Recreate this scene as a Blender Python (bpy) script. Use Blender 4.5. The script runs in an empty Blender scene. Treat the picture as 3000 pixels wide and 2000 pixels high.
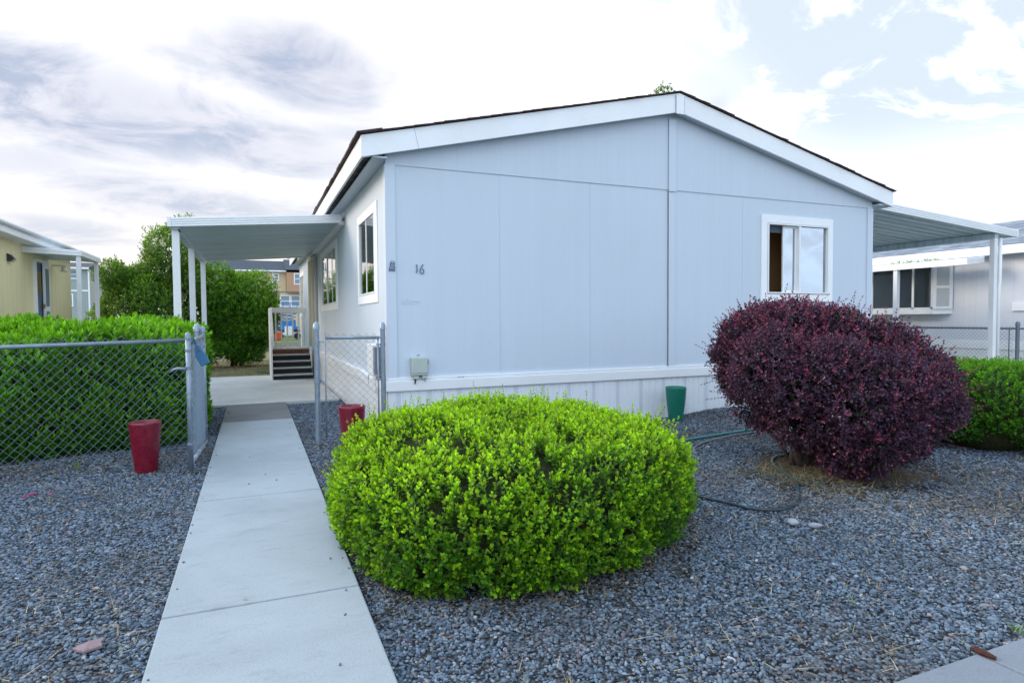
import bpy, bmesh, math, random
import numpy as np
from mathutils import Vector, Matrix
rng = np.random.default_rng(7); random.seed(7)
R = math.radians
scene = bpy.context.scene
COL = scene.collection

# ---------------------------------------------------------------- camera
CAM_YAW, CAM_PITCH, CAM_ROLL = 22.756, 2.082, 0.40
cd = bpy.data.cameras.new('camera'); cam = bpy.data.objects.new('camera', cd); COL.objects.link(cam)
cd.lens = 21.63; cd.sensor_width = 36; cd.clip_start = 0.05; cd.clip_end = 2000
def cam_matrix(yaw, pitch, roll):
    f = Vector((math.sin(yaw)*math.cos(pitch), math.cos(yaw)*math.cos(pitch), -math.sin(pitch)))
    r = Vector((math.cos(yaw), -math.sin(yaw), 0)); d = f.cross(r)
    r2 = math.cos(roll)*r + math.sin(roll)*d; d2 = -math.sin(roll)*r + math.cos(roll)*d
    m = Matrix((r2, -d2, -f)).transposed().to_4x4(); m.translation = Vector((0, 0, 1.5)); return m
cam.matrix_world = cam_matrix(R(CAM_YAW), R(CAM_PITCH), R(CAM_ROLL))
scene.camera = cam
scene.view_settings.view_transform = 'Standard'; scene.view_settings.look = 'None'
scene.view_settings.exposure = 1.06; scene.view_settings.gamma = 1.0

# ---------------------------------------------------------------- node helper
class NT:
    def __init__(s, tree): s.t = tree; s.n = tree.nodes; s.l = tree.links
    def add(s, typ, **kw):
        n = s.n.new(typ)
        for k, v in kw.items():
            if k.startswith('_'): setattr(n, k[1:], v)
            else:
                key = int(k[1:]) if k[0] == 'i' and k[1:].isdigit() else k.replace('__', ' ')
                if hasattr(v, 'bl_idname') or isinstance(v, bpy.types.NodeSocket): s.l.new(v, n.inputs[key])
                else: n.inputs[key].default_value = v
        return n
    def math(s, op, a, b=0.0, c=None, clamp=False):
        n = s.n.new('ShaderNodeMath'); n.operation = op; n.use_clamp = clamp
        for i, v in enumerate((a, b) if c is None else (a, b, c)):
            if isinstance(v, bpy.types.NodeSocket): s.l.new(v, n.inputs[i])
            else: n.inputs[i].default_value = v
        return n.outputs[0]
    def mix(s, fac, a, b, mode='MIX'):
        n = s.n.new('ShaderNodeMix'); n.data_type = 'RGBA'; n.blend_type = mode
        for i, v in ((0, fac), (6, a), (7, b)):
            if isinstance(v, bpy.types.NodeSocket): s.l.new(v, n.inputs[i])
            else: n.inputs[i].default_value = v if i == 0 else (*v, 1)
        return n.outputs[2]
    def ramp(s, fac, pts):
        n = s.n.new('ShaderNodeValToRGB'); s.l.new(fac, n.inputs[0]); e = n.color_ramp.elements
        while len(e) < len(pts): e.new(0.5)
        for el, (p, c) in zip(e, pts): el.position = p; el.color = (*c, 1) if not isinstance(c, (int, float)) else (c, c, c, 1)
        return n.outputs[0]
    def noise(s, vec, scale, detail=3, rough=0.55, dist=0.0):
        n = s.n.new('ShaderNodeTexNoise'); s.l.new(vec, n.inputs['Vector'])
        n.inputs['Scale'].default_value = scale; n.inputs['Detail'].default_value = detail
        n.inputs['Roughness'].default_value = rough; n.inputs['Distortion'].default_value = dist
        return n.outputs[0]
    def mapping(s, vec, scale=(1, 1, 1), rot=(0, 0, 0), loc=(0, 0, 0)):
        n = s.n.new('ShaderNodeMapping'); s.l.new(vec, n.inputs[0]); n.inputs['Scale'].default_value = scale
        n.inputs['Rotation'].default_value = rot; n.inputs['Location'].default_value = loc
        return n.outputs[0]

def smooth(t, x, a, b):
    n = t.n.new('ShaderNodeMapRange'); n.interpolation_type = 'SMOOTHSTEP'; t.l.new(x, n.inputs[0])
    n.inputs[1].default_value = a; n.inputs[2].default_value = b; return n.outputs[0]

# ---------------------------------------------------------------- sky and sun
SUN_AZ, SUN_EL = -52.0, 22.0      # azimuth from +Y towards +X, degrees
world = bpy.data.worlds.new('World'); scene.world = world; world.use_nodes = True
wt = NT(world.node_tree); wt.n.clear()
tc = wt.add('ShaderNodeTexCoord').outputs['Generated']
sepn = wt.add('ShaderNodeSeparateXYZ', Vector=tc); sx, sy, sz = sepn.outputs
az = wt.math('ARCTAN2', sx, sy)                      # radians
el = wt.math('ARCSINE', sz)
# cloud plane coordinates (clouds flatten towards the horizon)
den = wt.math('ADD', wt.math('MAXIMUM', sz, 0.0), 0.22)
px = wt.math('DIVIDE', sx, den); py = wt.math('DIVIDE', sy, den)
cp = wt.add('ShaderNodeCombineXYZ', X=px, Y=py).outputs[0]
ae = wt.add('ShaderNodeCombineXYZ', X=az, Y=wt.math('MULTIPLY', el, 1.0)).outputs[0]
big = wt.noise(cp, 0.9, 6, 0.55, 0.4)
fine = wt.noise(wt.mapping(cp, (1, 1.4, 1), (0, 0, 0.5)), 2.6, 7, 0.62, 0.5)
wob = wt.noise(ae, 5.0, 5, 0.6, 0.3)
def blob(caz, cel, raz, rel, tilt=0.0, amp=1.0):
    a = wt.math('SUBTRACT', az, R(caz)); e = wt.math('SUBTRACT', el, R(cel))
    ct, st = math.cos(R(tilt)), math.sin(R(tilt))
    u = wt.math('ADD', wt.math('MULTIPLY', a, ct), wt.math('MULTIPLY', e, st))
    v = wt.math('SUBTRACT', wt.math('MULTIPLY', e, ct), wt.math('MULTIPLY', a, st))
    d = wt.math('ADD', wt.math('POWER', wt.math('DIVIDE', u, R(raz)), 2), wt.math('POWER', wt.math('DIVIDE', v, R(rel)), 2))
    d = wt.math('ADD', d, wt.math('MULTIPLY', wt.math('SUBTRACT', wob, 0.5), 1.9))
    return wt.math('MULTIPLY', wt.math('SUBTRACT', 1.0, smooth(wt, d, -0.1, 2.6)), amp)
dark = None
for b in [(-13, 16.2, 13, 3.0, -3, 1.0), (0, 14.6, 9, 1.9, -6, 0.85), (4, 21.0, 6.5, 2.6, -4, 0.95), (-2, 20.0, 6, 1.6, 5, 0.5), (15, 14, 9, 2.4, -10, .45),
          (-6.5, 9.6, 8, 1.6, -4, 0.75), (-14, 6.6, 6, 1.2, 0, 0.6), (39.5, 18.6, 2.6, 1.8, -10, 0.6), (7, 9.5, 9, 1.6, -4, .45), (-17, 11.5, 6, 1.5, 0, .35),
          (51, 9.3, 5, 1.7, 12, 0.35), (57, 6.5, 6, 1.5, 8, 0.4), (45, 11.5, 4, 1.2, 0, .22), (20, 17.5, 5, 1.2, 0, .2)]:
    bb = blob(*b); dark = bb if dark is None else wt.math('MAXIMUM', dark, bb)
away = smooth(wt, wt.math('ADD', wt.math('MULTIPLY', sx, math.sin(R(SUN_AZ+15))), wt.math('MULTIPLY', sy, math.cos(R(SUN_AZ+15)))), 0.5, -0.75)   # 0 near the sunset, 1 opposite
high = smooth(wt, sz, 0.38, 0.75)
blue_region = wt.math('MAXIMUM', smooth(wt, wt.math('ADD', az, wt.math('MULTIPLY', el, 0.9)), R(50), R(66)), wt.math('MULTIPLY', high, 0.0))
clouds_over = wt.math('MAXIMUM', smooth(wt, fine, 0.49, 0.60), wt.math('SUBTRACT', 1.0, smooth(wt, el, R(8), R(16))))
bluef = wt.math('MULTIPLY', blue_region, wt.math('SUBTRACT', 1.0, wt.math('MULTIPLY', clouds_over, 0.9)))
front = wt.math('MULTIPLY', wt.math('SUBTRACT', 1.0, away), wt.math('SUBTRACT', 1.0, smooth(wt, sz, 0.45, 0.62)))
base = wt.mix(away, (1.02, 1.05, 1.08), (0.81, 1.02, 1.30))
base = wt.mix(wt.math('MULTIPLY', high, 0.9), base, (0.81, 1.03, 1.32))
base = wt.mix(front, base, (0.545, 0.54, 0.55))
base = wt.mix(wt.math('MULTIPLY', front, smooth(wt, wt.noise(cp, 0.55, 3, 0.5, 0.3), 0.50, 0.36)), base, (0.80, 0.79, 0.79))
base = wt.mix(wt.math('MULTIPLY', smooth(wt, big, 0.40, 0.66), 0.28), base, (0.40, 0.41, 0.47))
base = wt.mix(wt.math('MULTIPLY', smooth(wt, fine, 0.44, 0.66), 0.34), base, (0.41, 0.41, 0.445))
base = wt.mix(wt.math('MULTIPLY', front, smooth(wt, el, R(13), R(3))), base, (0.565, 0.535, 0.50))
darkf = wt.math('MULTIPLY', dark, wt.math('ADD', 0.72, wt.math('MULTIPLY', smooth(wt, fine, 0.35, 0.6), 0.35)), clamp=True)
dcol = wt.mix(smooth(wt, fine, .40, .62), (0.31, 0.325, 0.385), (0.215, 0.255, 0.335))
cl = wt.mix(darkf, base, dcol)
cl = wt.mix(bluef, cl, (0.44, 0.49, 0.54))
skyn = wt.add('ShaderNodeTexSky', _sky_type='NISHITA', _sun_disc=False, _sun_elevation=R(SUN_EL), _sun_rotation=R(SUN_AZ), _ozone_density=1.5)
bg1 = wt.add('ShaderNodeBackground', Color=skyn.outputs[0], Strength=0.06)
bg2 = wt.add('ShaderNodeBackground', Color=cl, Strength=1.05)
adds = wt.add('ShaderNodeMixShader', Fac=wt.math('SUBTRACT', 1.0, wt.math('MULTIPLY', bluef, 0.25))); wt.l.new(bg1.outputs[0], adds.inputs[1]); wt.l.new(bg2.outputs[0], adds.inputs[2])   # thick cloud hides the clear sky behind it
wo = wt.add('ShaderNodeOutputWorld'); wt.l.new(adds.outputs[0], wo.inputs[0])
world.cycles.sampling_method = 'MANUAL'; world.cycles.sample_map_resolution = 512

sl = bpy.data.lights.new('sun', 'SUN'); sun = bpy.data.objects.new('sun', sl); COL.objects.link(sun)
sl.energy = 1.25; sl.angle = R(22); sl.color = (1.0, 0.86, 0.72)
sd = Vector((math.sin(R(SUN_AZ))*math.cos(R(SUN_EL)), math.cos(R(SUN_AZ))*math.cos(R(SUN_EL)), math.sin(R(SUN_EL))))
sun.rotation_euler = sd.to_track_quat('Z', 'Y').to_euler()
scene.cycles.max_bounces = 8; scene.cycles.transparent_max_bounces = 12
scene.cycles.use_adaptive_sampling = True

# ---------------------------------------------------------------- materials
M = {}
def mat(name, col, rough=0.6, metal=0.0, spec=0.4, var=0.0, vscale=3.0, bump=0.0, bscale=40.0, bstretch=(1, 1, 1), coords='Object', dist=0.01):
    m = bpy.data.materials.new(name); m.use_nodes = True; t = NT(m.node_tree); p = t.n['Principled BSDF']
    p.inputs['Base Color'].default_value = (*col, 1); p.inputs['Roughness'].default_value = rough
    p.inputs['Metallic'].default_value = metal; p.inputs['Specular IOR Level'].default_value = spec
    tc = t.add('ShaderNodeTexCoord').outputs[coords]
    if var > 0:
        n = t.noise(tc, vscale, 5, 0.6)
        a = tuple(c*(1-var) for c in col); b = tuple(min(1, c*(1+var)) for c in col)
        t.l.new(t.ramp(n, [(0.3, a), (0.7, b)]), p.inputs['Base Color'])
        t.l.new(t.math('MULTIPLY_ADD', n, 0.2, rough-0.1), p.inputs['Roughness'])
    if bump > 0:
        h = t.noise(t.mapping(tc, bstretch), bscale, 4, 0.6)
        b = t.add('ShaderNodeBump', Height=h, Strength=bump, Distance=dist); t.l.new(b.outputs[0], p.inputs['Normal'])
    M[name] = m; return m, t, p
white_paint = (0.86, 0.88, 0.90)
mat('white_trim', white_paint, 0.55, var=0.04, vscale=1.5, bump=0.25, bscale=30, bstretch=(1, 1, 1))
mat('white_metal', (0.80, 0.82, 0.84), 0.38, spec=0.5, var=0.03, vscale=2)
mat('old_white', (0.70, 0.70, 0.66), 0.6, var=0.10, vscale=4, bump=0.3, bscale=25)
mat('cream_trim', (0.62, 0.60, 0.48), 0.5, var=0.05)
mat('joint_line', (0.46, 0.545, 0.62), 0.6)
mat('galvanised', (0.25, 0.31, 0.37), 0.42, metal=0.5, var=0.16, vscale=14)
mat('galvanised_wire', (0.19, 0.26, 0.33), 0.45, metal=0.3, var=0.1, vscale=8)
mat('dark_wire', (0.16, 0.19, 0.23), 0.5, metal=0.3)
mat('awning_metal', (0.56, 0.67, 0.71), 0.45, var=0.12, vscale=1.2)
m, t, p = mat('awning_metal', (0.52, 0.64, 0.69), 0.45)
geo = t.add('ShaderNodeNewGeometry').outputs['Position']
st1 = t.noise(t.mapping(geo, (0.35, 9, 1)), 1.0, 4, .65); st2 = t.noise(geo, 1.3, 5, .6)
c = t.ramp(st1, [(0.32, (0.36, 0.47, 0.52)), (0.5, (0.52, 0.64, 0.69)), (0.7, (0.62, 0.73, 0.77))])
t.l.new(t.mix(t.math('MULTIPLY', smooth(t, st2, .5, .75), .35), c, (0.34, 0.37, 0.40)), p.inputs['Base Color'])
mat('dark_brown', (0.035, 0.025, 0.025), 0.9, var=0.3, vscale=20)
m, t, p = mat('vent_strip', (0.035, 0.025, 0.025), 0.9)
yv = t.add('ShaderNodeSeparateXYZ', Vector=t.add('ShaderNodeNewGeometry').outputs['Position']).outputs[1]
t.l.new(t.mix(t.math('LESS_THAN', t.math('FRACT', t.math('DIVIDE', yv, 0.39)), 0.035), (0.035, 0.025, 0.025), (0.30, 0.33, 0.36)), p.inputs['Base Color'])
mat('black', (0.012, 0.013, 0.015), 0.5)
mat('utility_grey', (0.44, 0.50, 0.46), 0.5, var=0.05)
mat('hose_black', (0.028, 0.05, 0.062), 0.35)
mat('hose_teal', (0.03, 0.22, 0.22), 0.35)
mat('hose_grey', (0.16, 0.18, 0.22), 0.4)
mat('pot_green', (0.012, 0.16, 0.115), 0.35, spec=.35, var=0.10, vscale=5)
mat('pink_plastic', (0.55, 0.03, 0.16), 0.4)
mat('lockbox_blue', (0.03, 0.13, 0.26), 0.4, var=0.05)
mat('pink_rock', (0.24, 0.17, 0.19), 0.8, var=0.2, vscale=20, bump=0.4, bscale=30)
mat('brown_wood', (0.20, 0.07, 0.035), 0.7, var=0.35, vscale=12, bump=0.3, bscale=30, bstretch=(0.2, 1, 1))
mat('chip_wood', (0.07, 0.025, 0.018), 0.9, var=0.5, vscale=60, bump=1.0, bscale=120)
mat('curtain_panel', (0.62, 0.62, 0.58), 0.8, var=.05)
mat('blind', (0.16, 0.24, 0.30), 0.6)
mat('room_wall', (0.50, 0.30, 0.13), 0.8)
mat('shutter', (0.50, 0.52, 0.54), 0.5)
mat('plaque', (0.80, 0.84, 0.90), 0.5)
mat('near_black', (0.02, 0.022, 0.026), 0.8, var=0.3)
mat('nosing', (0.50, 0.50, 0.46), 0.55, var=0.1)
mat('lift_blue', (0.01, 0.18, 0.50), 0.4)
mat('orange_paint', (0.55, 0.09, 0.02), 0.5)
mat('car_red', (0.30, 0.05, 0.04), 0.3); mat('car_white', (0.7, 0.7, 0.72), 0.3); mat('tyre', (0.02, 0.02, 0.02), 0.8)
mat('townhouse_cream', (0.62, 0.53, 0.36), 0.8); mat('townhouse_tan', (0.50, 0.30, 0.18), 0.8); mat('townhouse_sage', (0.33, 0.40, 0.38), 0.8)
mat('townhouse_trim', (0.18, 0.15, 0.14), 0.7); mat('far_glass', (0.20, 0.27, 0.33), 0.15); mat('slate', (0.045, 0.06, 0.085), 0.85, var=.2, vscale=3)
mat('bark', (0.085, 0.065, 0.05), 0.9, var=0.4, vscale=20, bump=0.6, bscale=40, bstretch=(1, 1, 0.2))
mat('purple_bark', (0.075, 0.055, 0.05), 0.9, var=0.4, vscale=30, bump=0.6, bscale=60, bstretch=(1, 1, 0.2))
mat('door_blue', (0.10, 0.15, 0.22), 0.5); mat('brass', (0.45, 0.30, 0.08), 0.35, metal=0.9)
mat('porch_lamp', (0.04, 0.04, 0.05), 0.4); mat('lens', (0.5, 0.52, 0.5), 0.2)
mat('blue_twine', (0.05, 0.13, 0.26), 0.6)

# glazed burgundy
m, t, p = mat('pot_red', (0.17, 0.008, 0.018), 0.25, spec=0.5)
tc = t.add('ShaderNodeTexCoord').outputs['Object']
t.l.new(t.ramp(t.noise(t.mapping(tc, (1, 1, 2.5)), 5, 5, .6, .6), [(0.3, (0.14, 0.003, 0.014)), (0.65, (0.19, 0.005, 0.024)), (0.85, (0.23, 0.03, 0.05))]), p.inputs['Base Color'])
t.l.new(t.ramp(t.noise(tc, 14, 5), [(0.35, 0.18), (0.7, 0.5)]), p.inputs['Roughness'])

# siding: embossed wood grain, grooves every 0.2 m along axis
def siding(name, col, axis=0, groove=0.2, gdepth=0.6, stain=0.05, gw=0.04):
    m, t, p = mat(name, col, 0.55, spec=0.35)
    geo = t.add('ShaderNodeNewGeometry').outputs['Position']
    s = t.add('ShaderNodeSeparateXYZ', Vector=geo)
    u = s.outputs[axis]
    fr = t.math('FRACT', t.math('DIVIDE', u, groove))
    g = t.math('SUBTRACT', 1.0, t.math('MULTIPLY', smooth(t, fr, 0.0, gw), t.math('SUBTRACT', 1.0, smooth(t, fr, 1-gw, 1.0))))
    sc = (18, 18, 1.1)
    grain = t.noise(t.mapping(geo, sc), 3.5, 5, 0.65, 1.2)
    rings = t.noise(t.mapping(geo, (3.2, 3.2, 0.5)), 1.6, 2, 0.5, 0.4)
    rr = t.math('SINE', t.math('MULTIPLY', rings, 150))
    h = t.math('ADD', t.math('MULTIPLY', grain, 0.6), t.math('MULTIPLY', rr, 0.07))
    h = t.math('SUBTRACT', h, t.math('MULTIPLY', g, gdepth))
    b = t.add('ShaderNodeBump', Height=h, Strength=0.35, Distance=0.006); t.l.new(b.outputs[0], p.inputs['Normal'])
    big = t.noise(t.mapping(geo, (1, 1, 0.6)), 0.9, 5, 0.6)
    streak = t.noise(t.mapping(geo, (6, 6, 0.25)), 1.3, 4, 0.6)
    vv = t.math('ADD', t.math('MULTIPLY', big, 0.5), t.math('MULTIPLY', streak, 0.5))
    c = t.ramp(vv, [(0.32, tuple(x*(1-stain) for x in col)), (0.68, tuple(min(1, x*(1+stain)) for x in col))])
    spots = t.noise(geo, 7, 4, 0.7)
    c = t.mix(t.math('MULTIPLY', smooth(t, spots, 0.735, 0.78), 0.35), c, tuple(x*0.45 for x in col))
    c = t.mix(t.math('MULTIPLY', g, 0.16 if gdepth > 0.4 else 0.07), c, tuple(x*0.6 for x in col))
    t.l.new(c, p.inputs['Base Color'])
    return m
SID = (0.565, 0.64, 0.725)
siding('siding_front', SID, 0, 0.2032, 0.12, 0.028, 0.03)
siding('siding_upper', SID, 0, 0.2032, 0.5, 0.03, 0.03)
siding('siding_side', SID, 1, 0.1016, 1.0, 0.04, 0.10)
siding('siding_trim', (0.58, 0.655, 0.74), 0, 5.0, 0.0, 0.02)
siding('siding_yellow', (0.78, 0.71, 0.42), 1, 0.30, 1.0, 0.10, 0.05)
siding('siding_grey', (0.64, 0.68, 0.75), 1, 0.30, 1.0, 0.04, 0.05)
siding('sage_board', (0.30, 0.37, 0.36), 0, 0.4, 1.0, 0.03, 0.1)
siding('cream_board', (0.60, 0.50, 0.33), 0, 0.5, 1.0, 0.03, 0.08)
siding('tan_board', (0.48, 0.28, 0.17), 0, 0.5, 1.0, 0.03, 0.08)

# vinyl skirting with perforated strips
m, t, p = mat('skirting', (0.76, 0.80, 0.85), 0.4, spec=0.45)
geo = t.add('ShaderNodeNewGeometry').outputs['Position']; s = t.add('ShaderNodeSeparateXYZ', Vector=geo)
ux = s.outputs[0]; uz = s.outputs[2]
fr = t.math('FRACT', t.math('DIVIDE', t.math('SUBTRACT', ux, 1.62), 0.40))
strip = t.math('LESS_THAN', fr, 0.15)
row = t.math('FLOOR', t.math('DIVIDE', uz, 0.013))
ox = t.math('MULTIPLY', t.math('MODULO', row, 2.0), 0.5)
hx = t.math('LESS_THAN', t.math('FRACT', t.math('ADD', t.math('DIVIDE', ux, 0.020), ox)), 0.38)
hz = t.math('LESS_THAN', t.math('FRACT', t.math('DIVIDE', uz, 0.013)), 0.60)
hole = t.math('MULTIPLY', t.math('MULTIPLY', hx, hz), strip)
dirt = t.noise(t.mapping(geo, (1, 1, 2)), 3, 5, .6)
c = t.mix(t.math('MULTIPLY', smooth(t, dirt, .5, .8), .25), (0.76, 0.80, 0.85), (0.60, 0.62, 0.64))
t.l.new(t.mix(hole, c, (0.16, 0.20, 0.27)), p.inputs['Base Color'])

# concrete
def concrete(name, col, stain=(0.25, 0.24, 0.23), amt=0.5):
    m, t, p = mat(name, col, 0.85, spec=0.25)
    geo = t.add('ShaderNodeNewGeometry').outputs['Position']
    n1 = t.noise(geo, 0.8, 6, 0.6, 0.5); n2 = t.noise(geo, 130, 3, 0.75); n3 = t.noise(t.mapping(geo, (1.4, 3.5, 1)), 2.6, 6, 0.7, .3)
    c = t.ramp(n1, [(0.3, tuple(x*0.80 for x in col)), (0.7, tuple(x*1.10 for x in col))])
    c = t.mix(t.math('MULTIPLY', smooth(t, n3, 0.52, 0.74), amt), c, stain)
    c = t.mix(t.math('MULTIPLY', smooth(t, n2, 0.45, 0.75), 0.45), c, tuple(x*0.45 for x in col))
    n4 = t.noise(geo, 70, 4, 0.7); c = t.mix(t.math('MULTIPLY', smooth(t, n4, 0.5, 0.72), 0.30), c, tuple(x*0.6 for x in col)); sp = t.noise(geo, 9, 3, 0.7); c = t.mix(t.math('MULTIPLY', smooth(t, sp, 0.73, 0.76), 0.5), c, tuple(x*0.4 for x in col))
    t.l.new(c, p.inputs['Base Color'])
    b = t.add('ShaderNodeBump', Height=t.math('ADD', t.noise(geo, 180, 3, 0.7), t.math('MULTIPLY', t.noise(t.mapping(geo, (1, 9, 1)), 6, 3), .6)), Strength=0.5, Distance=0.004)
    t.l.new(b.outputs[0], p.inputs['Normal']); return m
concrete('concrete', (0.37, 0.42, 0.455), (0.24, 0.26, 0.275), 0.5)
concrete('concrete_dark', (0.20, 0.21, 0.22), (0.14, 0.14, 0.14), 0.5)
concrete('concrete_slab', (0.60, 0.61, 0.60), (0.24, 0.22, 0.17), 0.5)
concrete('sidewalk', (0.22, 0.25, 0.29), (0.17, 0.14, 0.15), 0.5)

# gravel base and stones
m, t, p = mat('gravel_base', (0.1, 0.1, 0.11), 0.95, spec=0.2)
geo = t.add('ShaderNodeNewGeometry').outputs['Position']
v = t.add('ShaderNodeTexVoronoi', Vector=t.mapping(geo, (1, 1, 1)), Scale=42.0)
cr = t.ramp(t.add('ShaderNodeSeparateColor', Color=v.outputs['Color']).outputs[0], [(0.0, (0.03, 0.04, 0.05)), (0.4, (0.06, 0.075, 0.09)), (0.75, (0.10, 0.12, 0.14)), (0.93, (0.15, 0.14, 0.13)), (1.0, (0.3, 0.28, 0.26))])
c = t.mix(smooth(t, v.outputs['Distance'], 0.3, 0.7), cr, (0.020, 0.018, 0.017))
t.l.new(c, p.inputs['Base Color'])
b = t.add('ShaderNodeBump', Height=t.math('SUBTRACT', 1.0, v.outputs['Distance']), Strength=1.0, Distance=0.012); t.l.new(b.outputs[0], p.inputs['Normal'])

m, t, p = mat('gravel_stone', (0.15, 0.16, 0.18), 0.72, spec=0.35)
oi = t.add('ShaderNodeObjectInfo').outputs['Random']
geo = t.add('ShaderNodeNewGeometry').outputs['Position']
c = t.ramp(oi, [(0.0, (0.025, 0.038, 0.058)), (0.20, (0.056, 0.083, 0.118)), (0.46, (0.098, 0.139, 0.188)), (0.75, (0.148, 0.200, 0.262)), (0.915, (0.21, 0.275, 0.345)), (0.935, (0.125, 0.100, 0.120)), (0.965, (0.18, 0.14, 0.135)), (0.99, (0.29, 0.28, 0.29)), (1.0, (0.43, 0.46, 0.50))])
n = t.noise(geo, 120, 4, 0.6); patch = t.noise(geo, 0.9, 4, .6)
c = t.mix(0.5, c, t.ramp(n, [(0.3, 0.35), (0.7, 0.65)]), 'OVERLAY')
c = t.mix(t.math('MULTIPLY', smooth(t, patch, 0.46, 0.70), 0.55), c, (0.075, 0.068, 0.062))
t.l.new(c, p.inputs['Base Color'])

# dry ground
m, t, p = mat('dry_ground', (0.2, 0.17, 0.1), 0.95, spec=0.15)
geo = t.add('ShaderNodeNewGeometry').outputs['Position']
c = t.ramp(t.noise(geo, 0.9, 8, 0.7, 0.5), [(0.3, (0.16, 0.15, 0.10)), (0.48, (0.30, 0.25, 0.15)), (0.58, (0.16, 0.19, 0.07)), (0.75, (0.33, 0.28, 0.18))])
c = t.mix(t.math('MULTIPLY', t.noise(geo, 40, 4, .7), .5), c, (0.10, 0.09, 0.07)); t.l.new(c, p.inputs['Base Color'])
b = t.add('ShaderNodeBump', Height=t.noise(geo, 30, 5, 0.7), Strength=1.0, Distance=0.04); t.l.new(b.outputs[0], p.inputs['Normal'])
mat('soil', (0.085, 0.062, 0.042), 0.95, var=0.4, vscale=12, bump=1.0, bscale=60)
mat('asphalt', (0.055, 0.056, 0.06), 0.9, var=0.15, bump=0.3, bscale=80)
mat('far_grass', (0.07, 0.12, 0.03), 0.95, var=0.3, vscale=0.5)

# shingles
def shingle(name, cols, sx=0.30, sz=0.14):
    m, t, p = mat(name, cols[0], 0.9, spec=0.2)
    tc = t.add('ShaderNodeTexCoord').outputs['UV']
    br = t.add('ShaderNodeTexBrick', Vector=tc, Scale=1.0, Mortar__Size=0.006, Brick__Width=sx, Row__Height=sz)
    br.inputs['Color1'].default_value = (0, 0, 0, 1); br.inputs['Color2'].default_value = (1, 1, 1, 1); br.inputs['Mortar'].default_value = (0, 0, 0, 1)
    c = t.ramp(br.outputs['Color'], [(0.0, cols[0]), (0.5, cols[1]), (1.0, cols[2])])
    n = t.noise(tc, 2.0, 5, .6); c = t.mix(t.math('MULTIPLY', smooth(t, n, .4, .7), .4), c, cols[0])
    t.l.new(c, p.inputs['Base Color'])
shingle('shingle_brown', [(0.08, 0.055, 0.055), (0.12, 0.08, 0.08), (0.16, 0.11, 0.10)])
shingle('shingle_grey', [(0.14, 0.17, 0.21), (0.22, 0.26, 0.31), (0.32, 0.37, 0.42)])

# leaves
def leafmat(name, rough=0.42, trans=0.35, tcol=(1.5, 1.4, 0.6), spec=0.4):
    m = bpy.data.materials.new(name); m.use_nodes = True; t = NT(m.node_tree); p = t.n['Principled BSDF']
    a = t.add('ShaderNodeAttribute', _attribute_name='tint').outputs['Color']
    t.l.new(a, p.inputs['Base Color']); p.inputs['Roughness'].default_value = rough; p.inputs['Specular IOR Level'].default_value = spec
    tr = t.add('ShaderNodeBsdfTranslucent', Color=t.mix(1.0, a, tcol, 'MULTIPLY'))
    mx = t.add('ShaderNodeMixShader', Fac=trans); t.l.new(p.outputs[0], mx.inputs[1]); t.l.new(tr.outputs[0], mx.inputs[2])
    t.l.new(mx.outputs[0], t.n['Material Output'].inputs[0]); M[name] = m
leafmat('leaf_box', 0.40, 0.42); leafmat('leaf_laurel', 0.32, 0.28); leafmat('leaf_tree', 0.5, 0.45)
leafmat('leaf_purple', 0.36, 0.22, (1.6, 0.7, 0.9)); leafmat('blade', 0.7, 0.3, (1.1, 1.1, 0.8), 0.2)

# glass
def glass(name, fac, tint, rough=0.02, gcol=(1, 1, 1)):
    m = bpy.data.materials.new(name); m.use_nodes = True; t = NT(m.node_tree); t.n.remove(t.n['Principled BSDF'])
    g = t.add('ShaderNodeBsdfGlossy', Roughness=rough, Color=(*gcol, 1)); tr = t.add('ShaderNodeBsdfTransparent', Color=(*tint, 1))
    geo = t.add('ShaderNodeNewGeometry').outputs['Position']
    b = t.add('ShaderNodeBump', Height=t.noise(geo, 1.7, 1), Strength=0.25, Distance=0.02); t.l.new(b.outputs[0], g.inputs['Normal'])
    fr = t.add('ShaderNodeFresnel', IOR=1.5).outputs[0]
    f = t.math('ADD', t.math('MULTIPLY', fr, 1.0), fac, clamp=True)
    mx = t.add('ShaderNodeMixShader', Fac=f); t.l.new(tr.outputs[0], mx.inputs[1]); t.l.new(g.outputs[0], mx.inputs[2])
    t.l.new(mx.outputs[0], t.n['Material Output'].inputs[0]); M[name] = m
glass('window_glass', 0.38, (0.7, 0.78, 0.8), gcol=(.9, .95, 1)); glass('side_glass', 0.15, (0.45, 0.5, 0.5)); glass('neighbour_glass', 0.08, (0.55, 0.6, 0.6))

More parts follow.
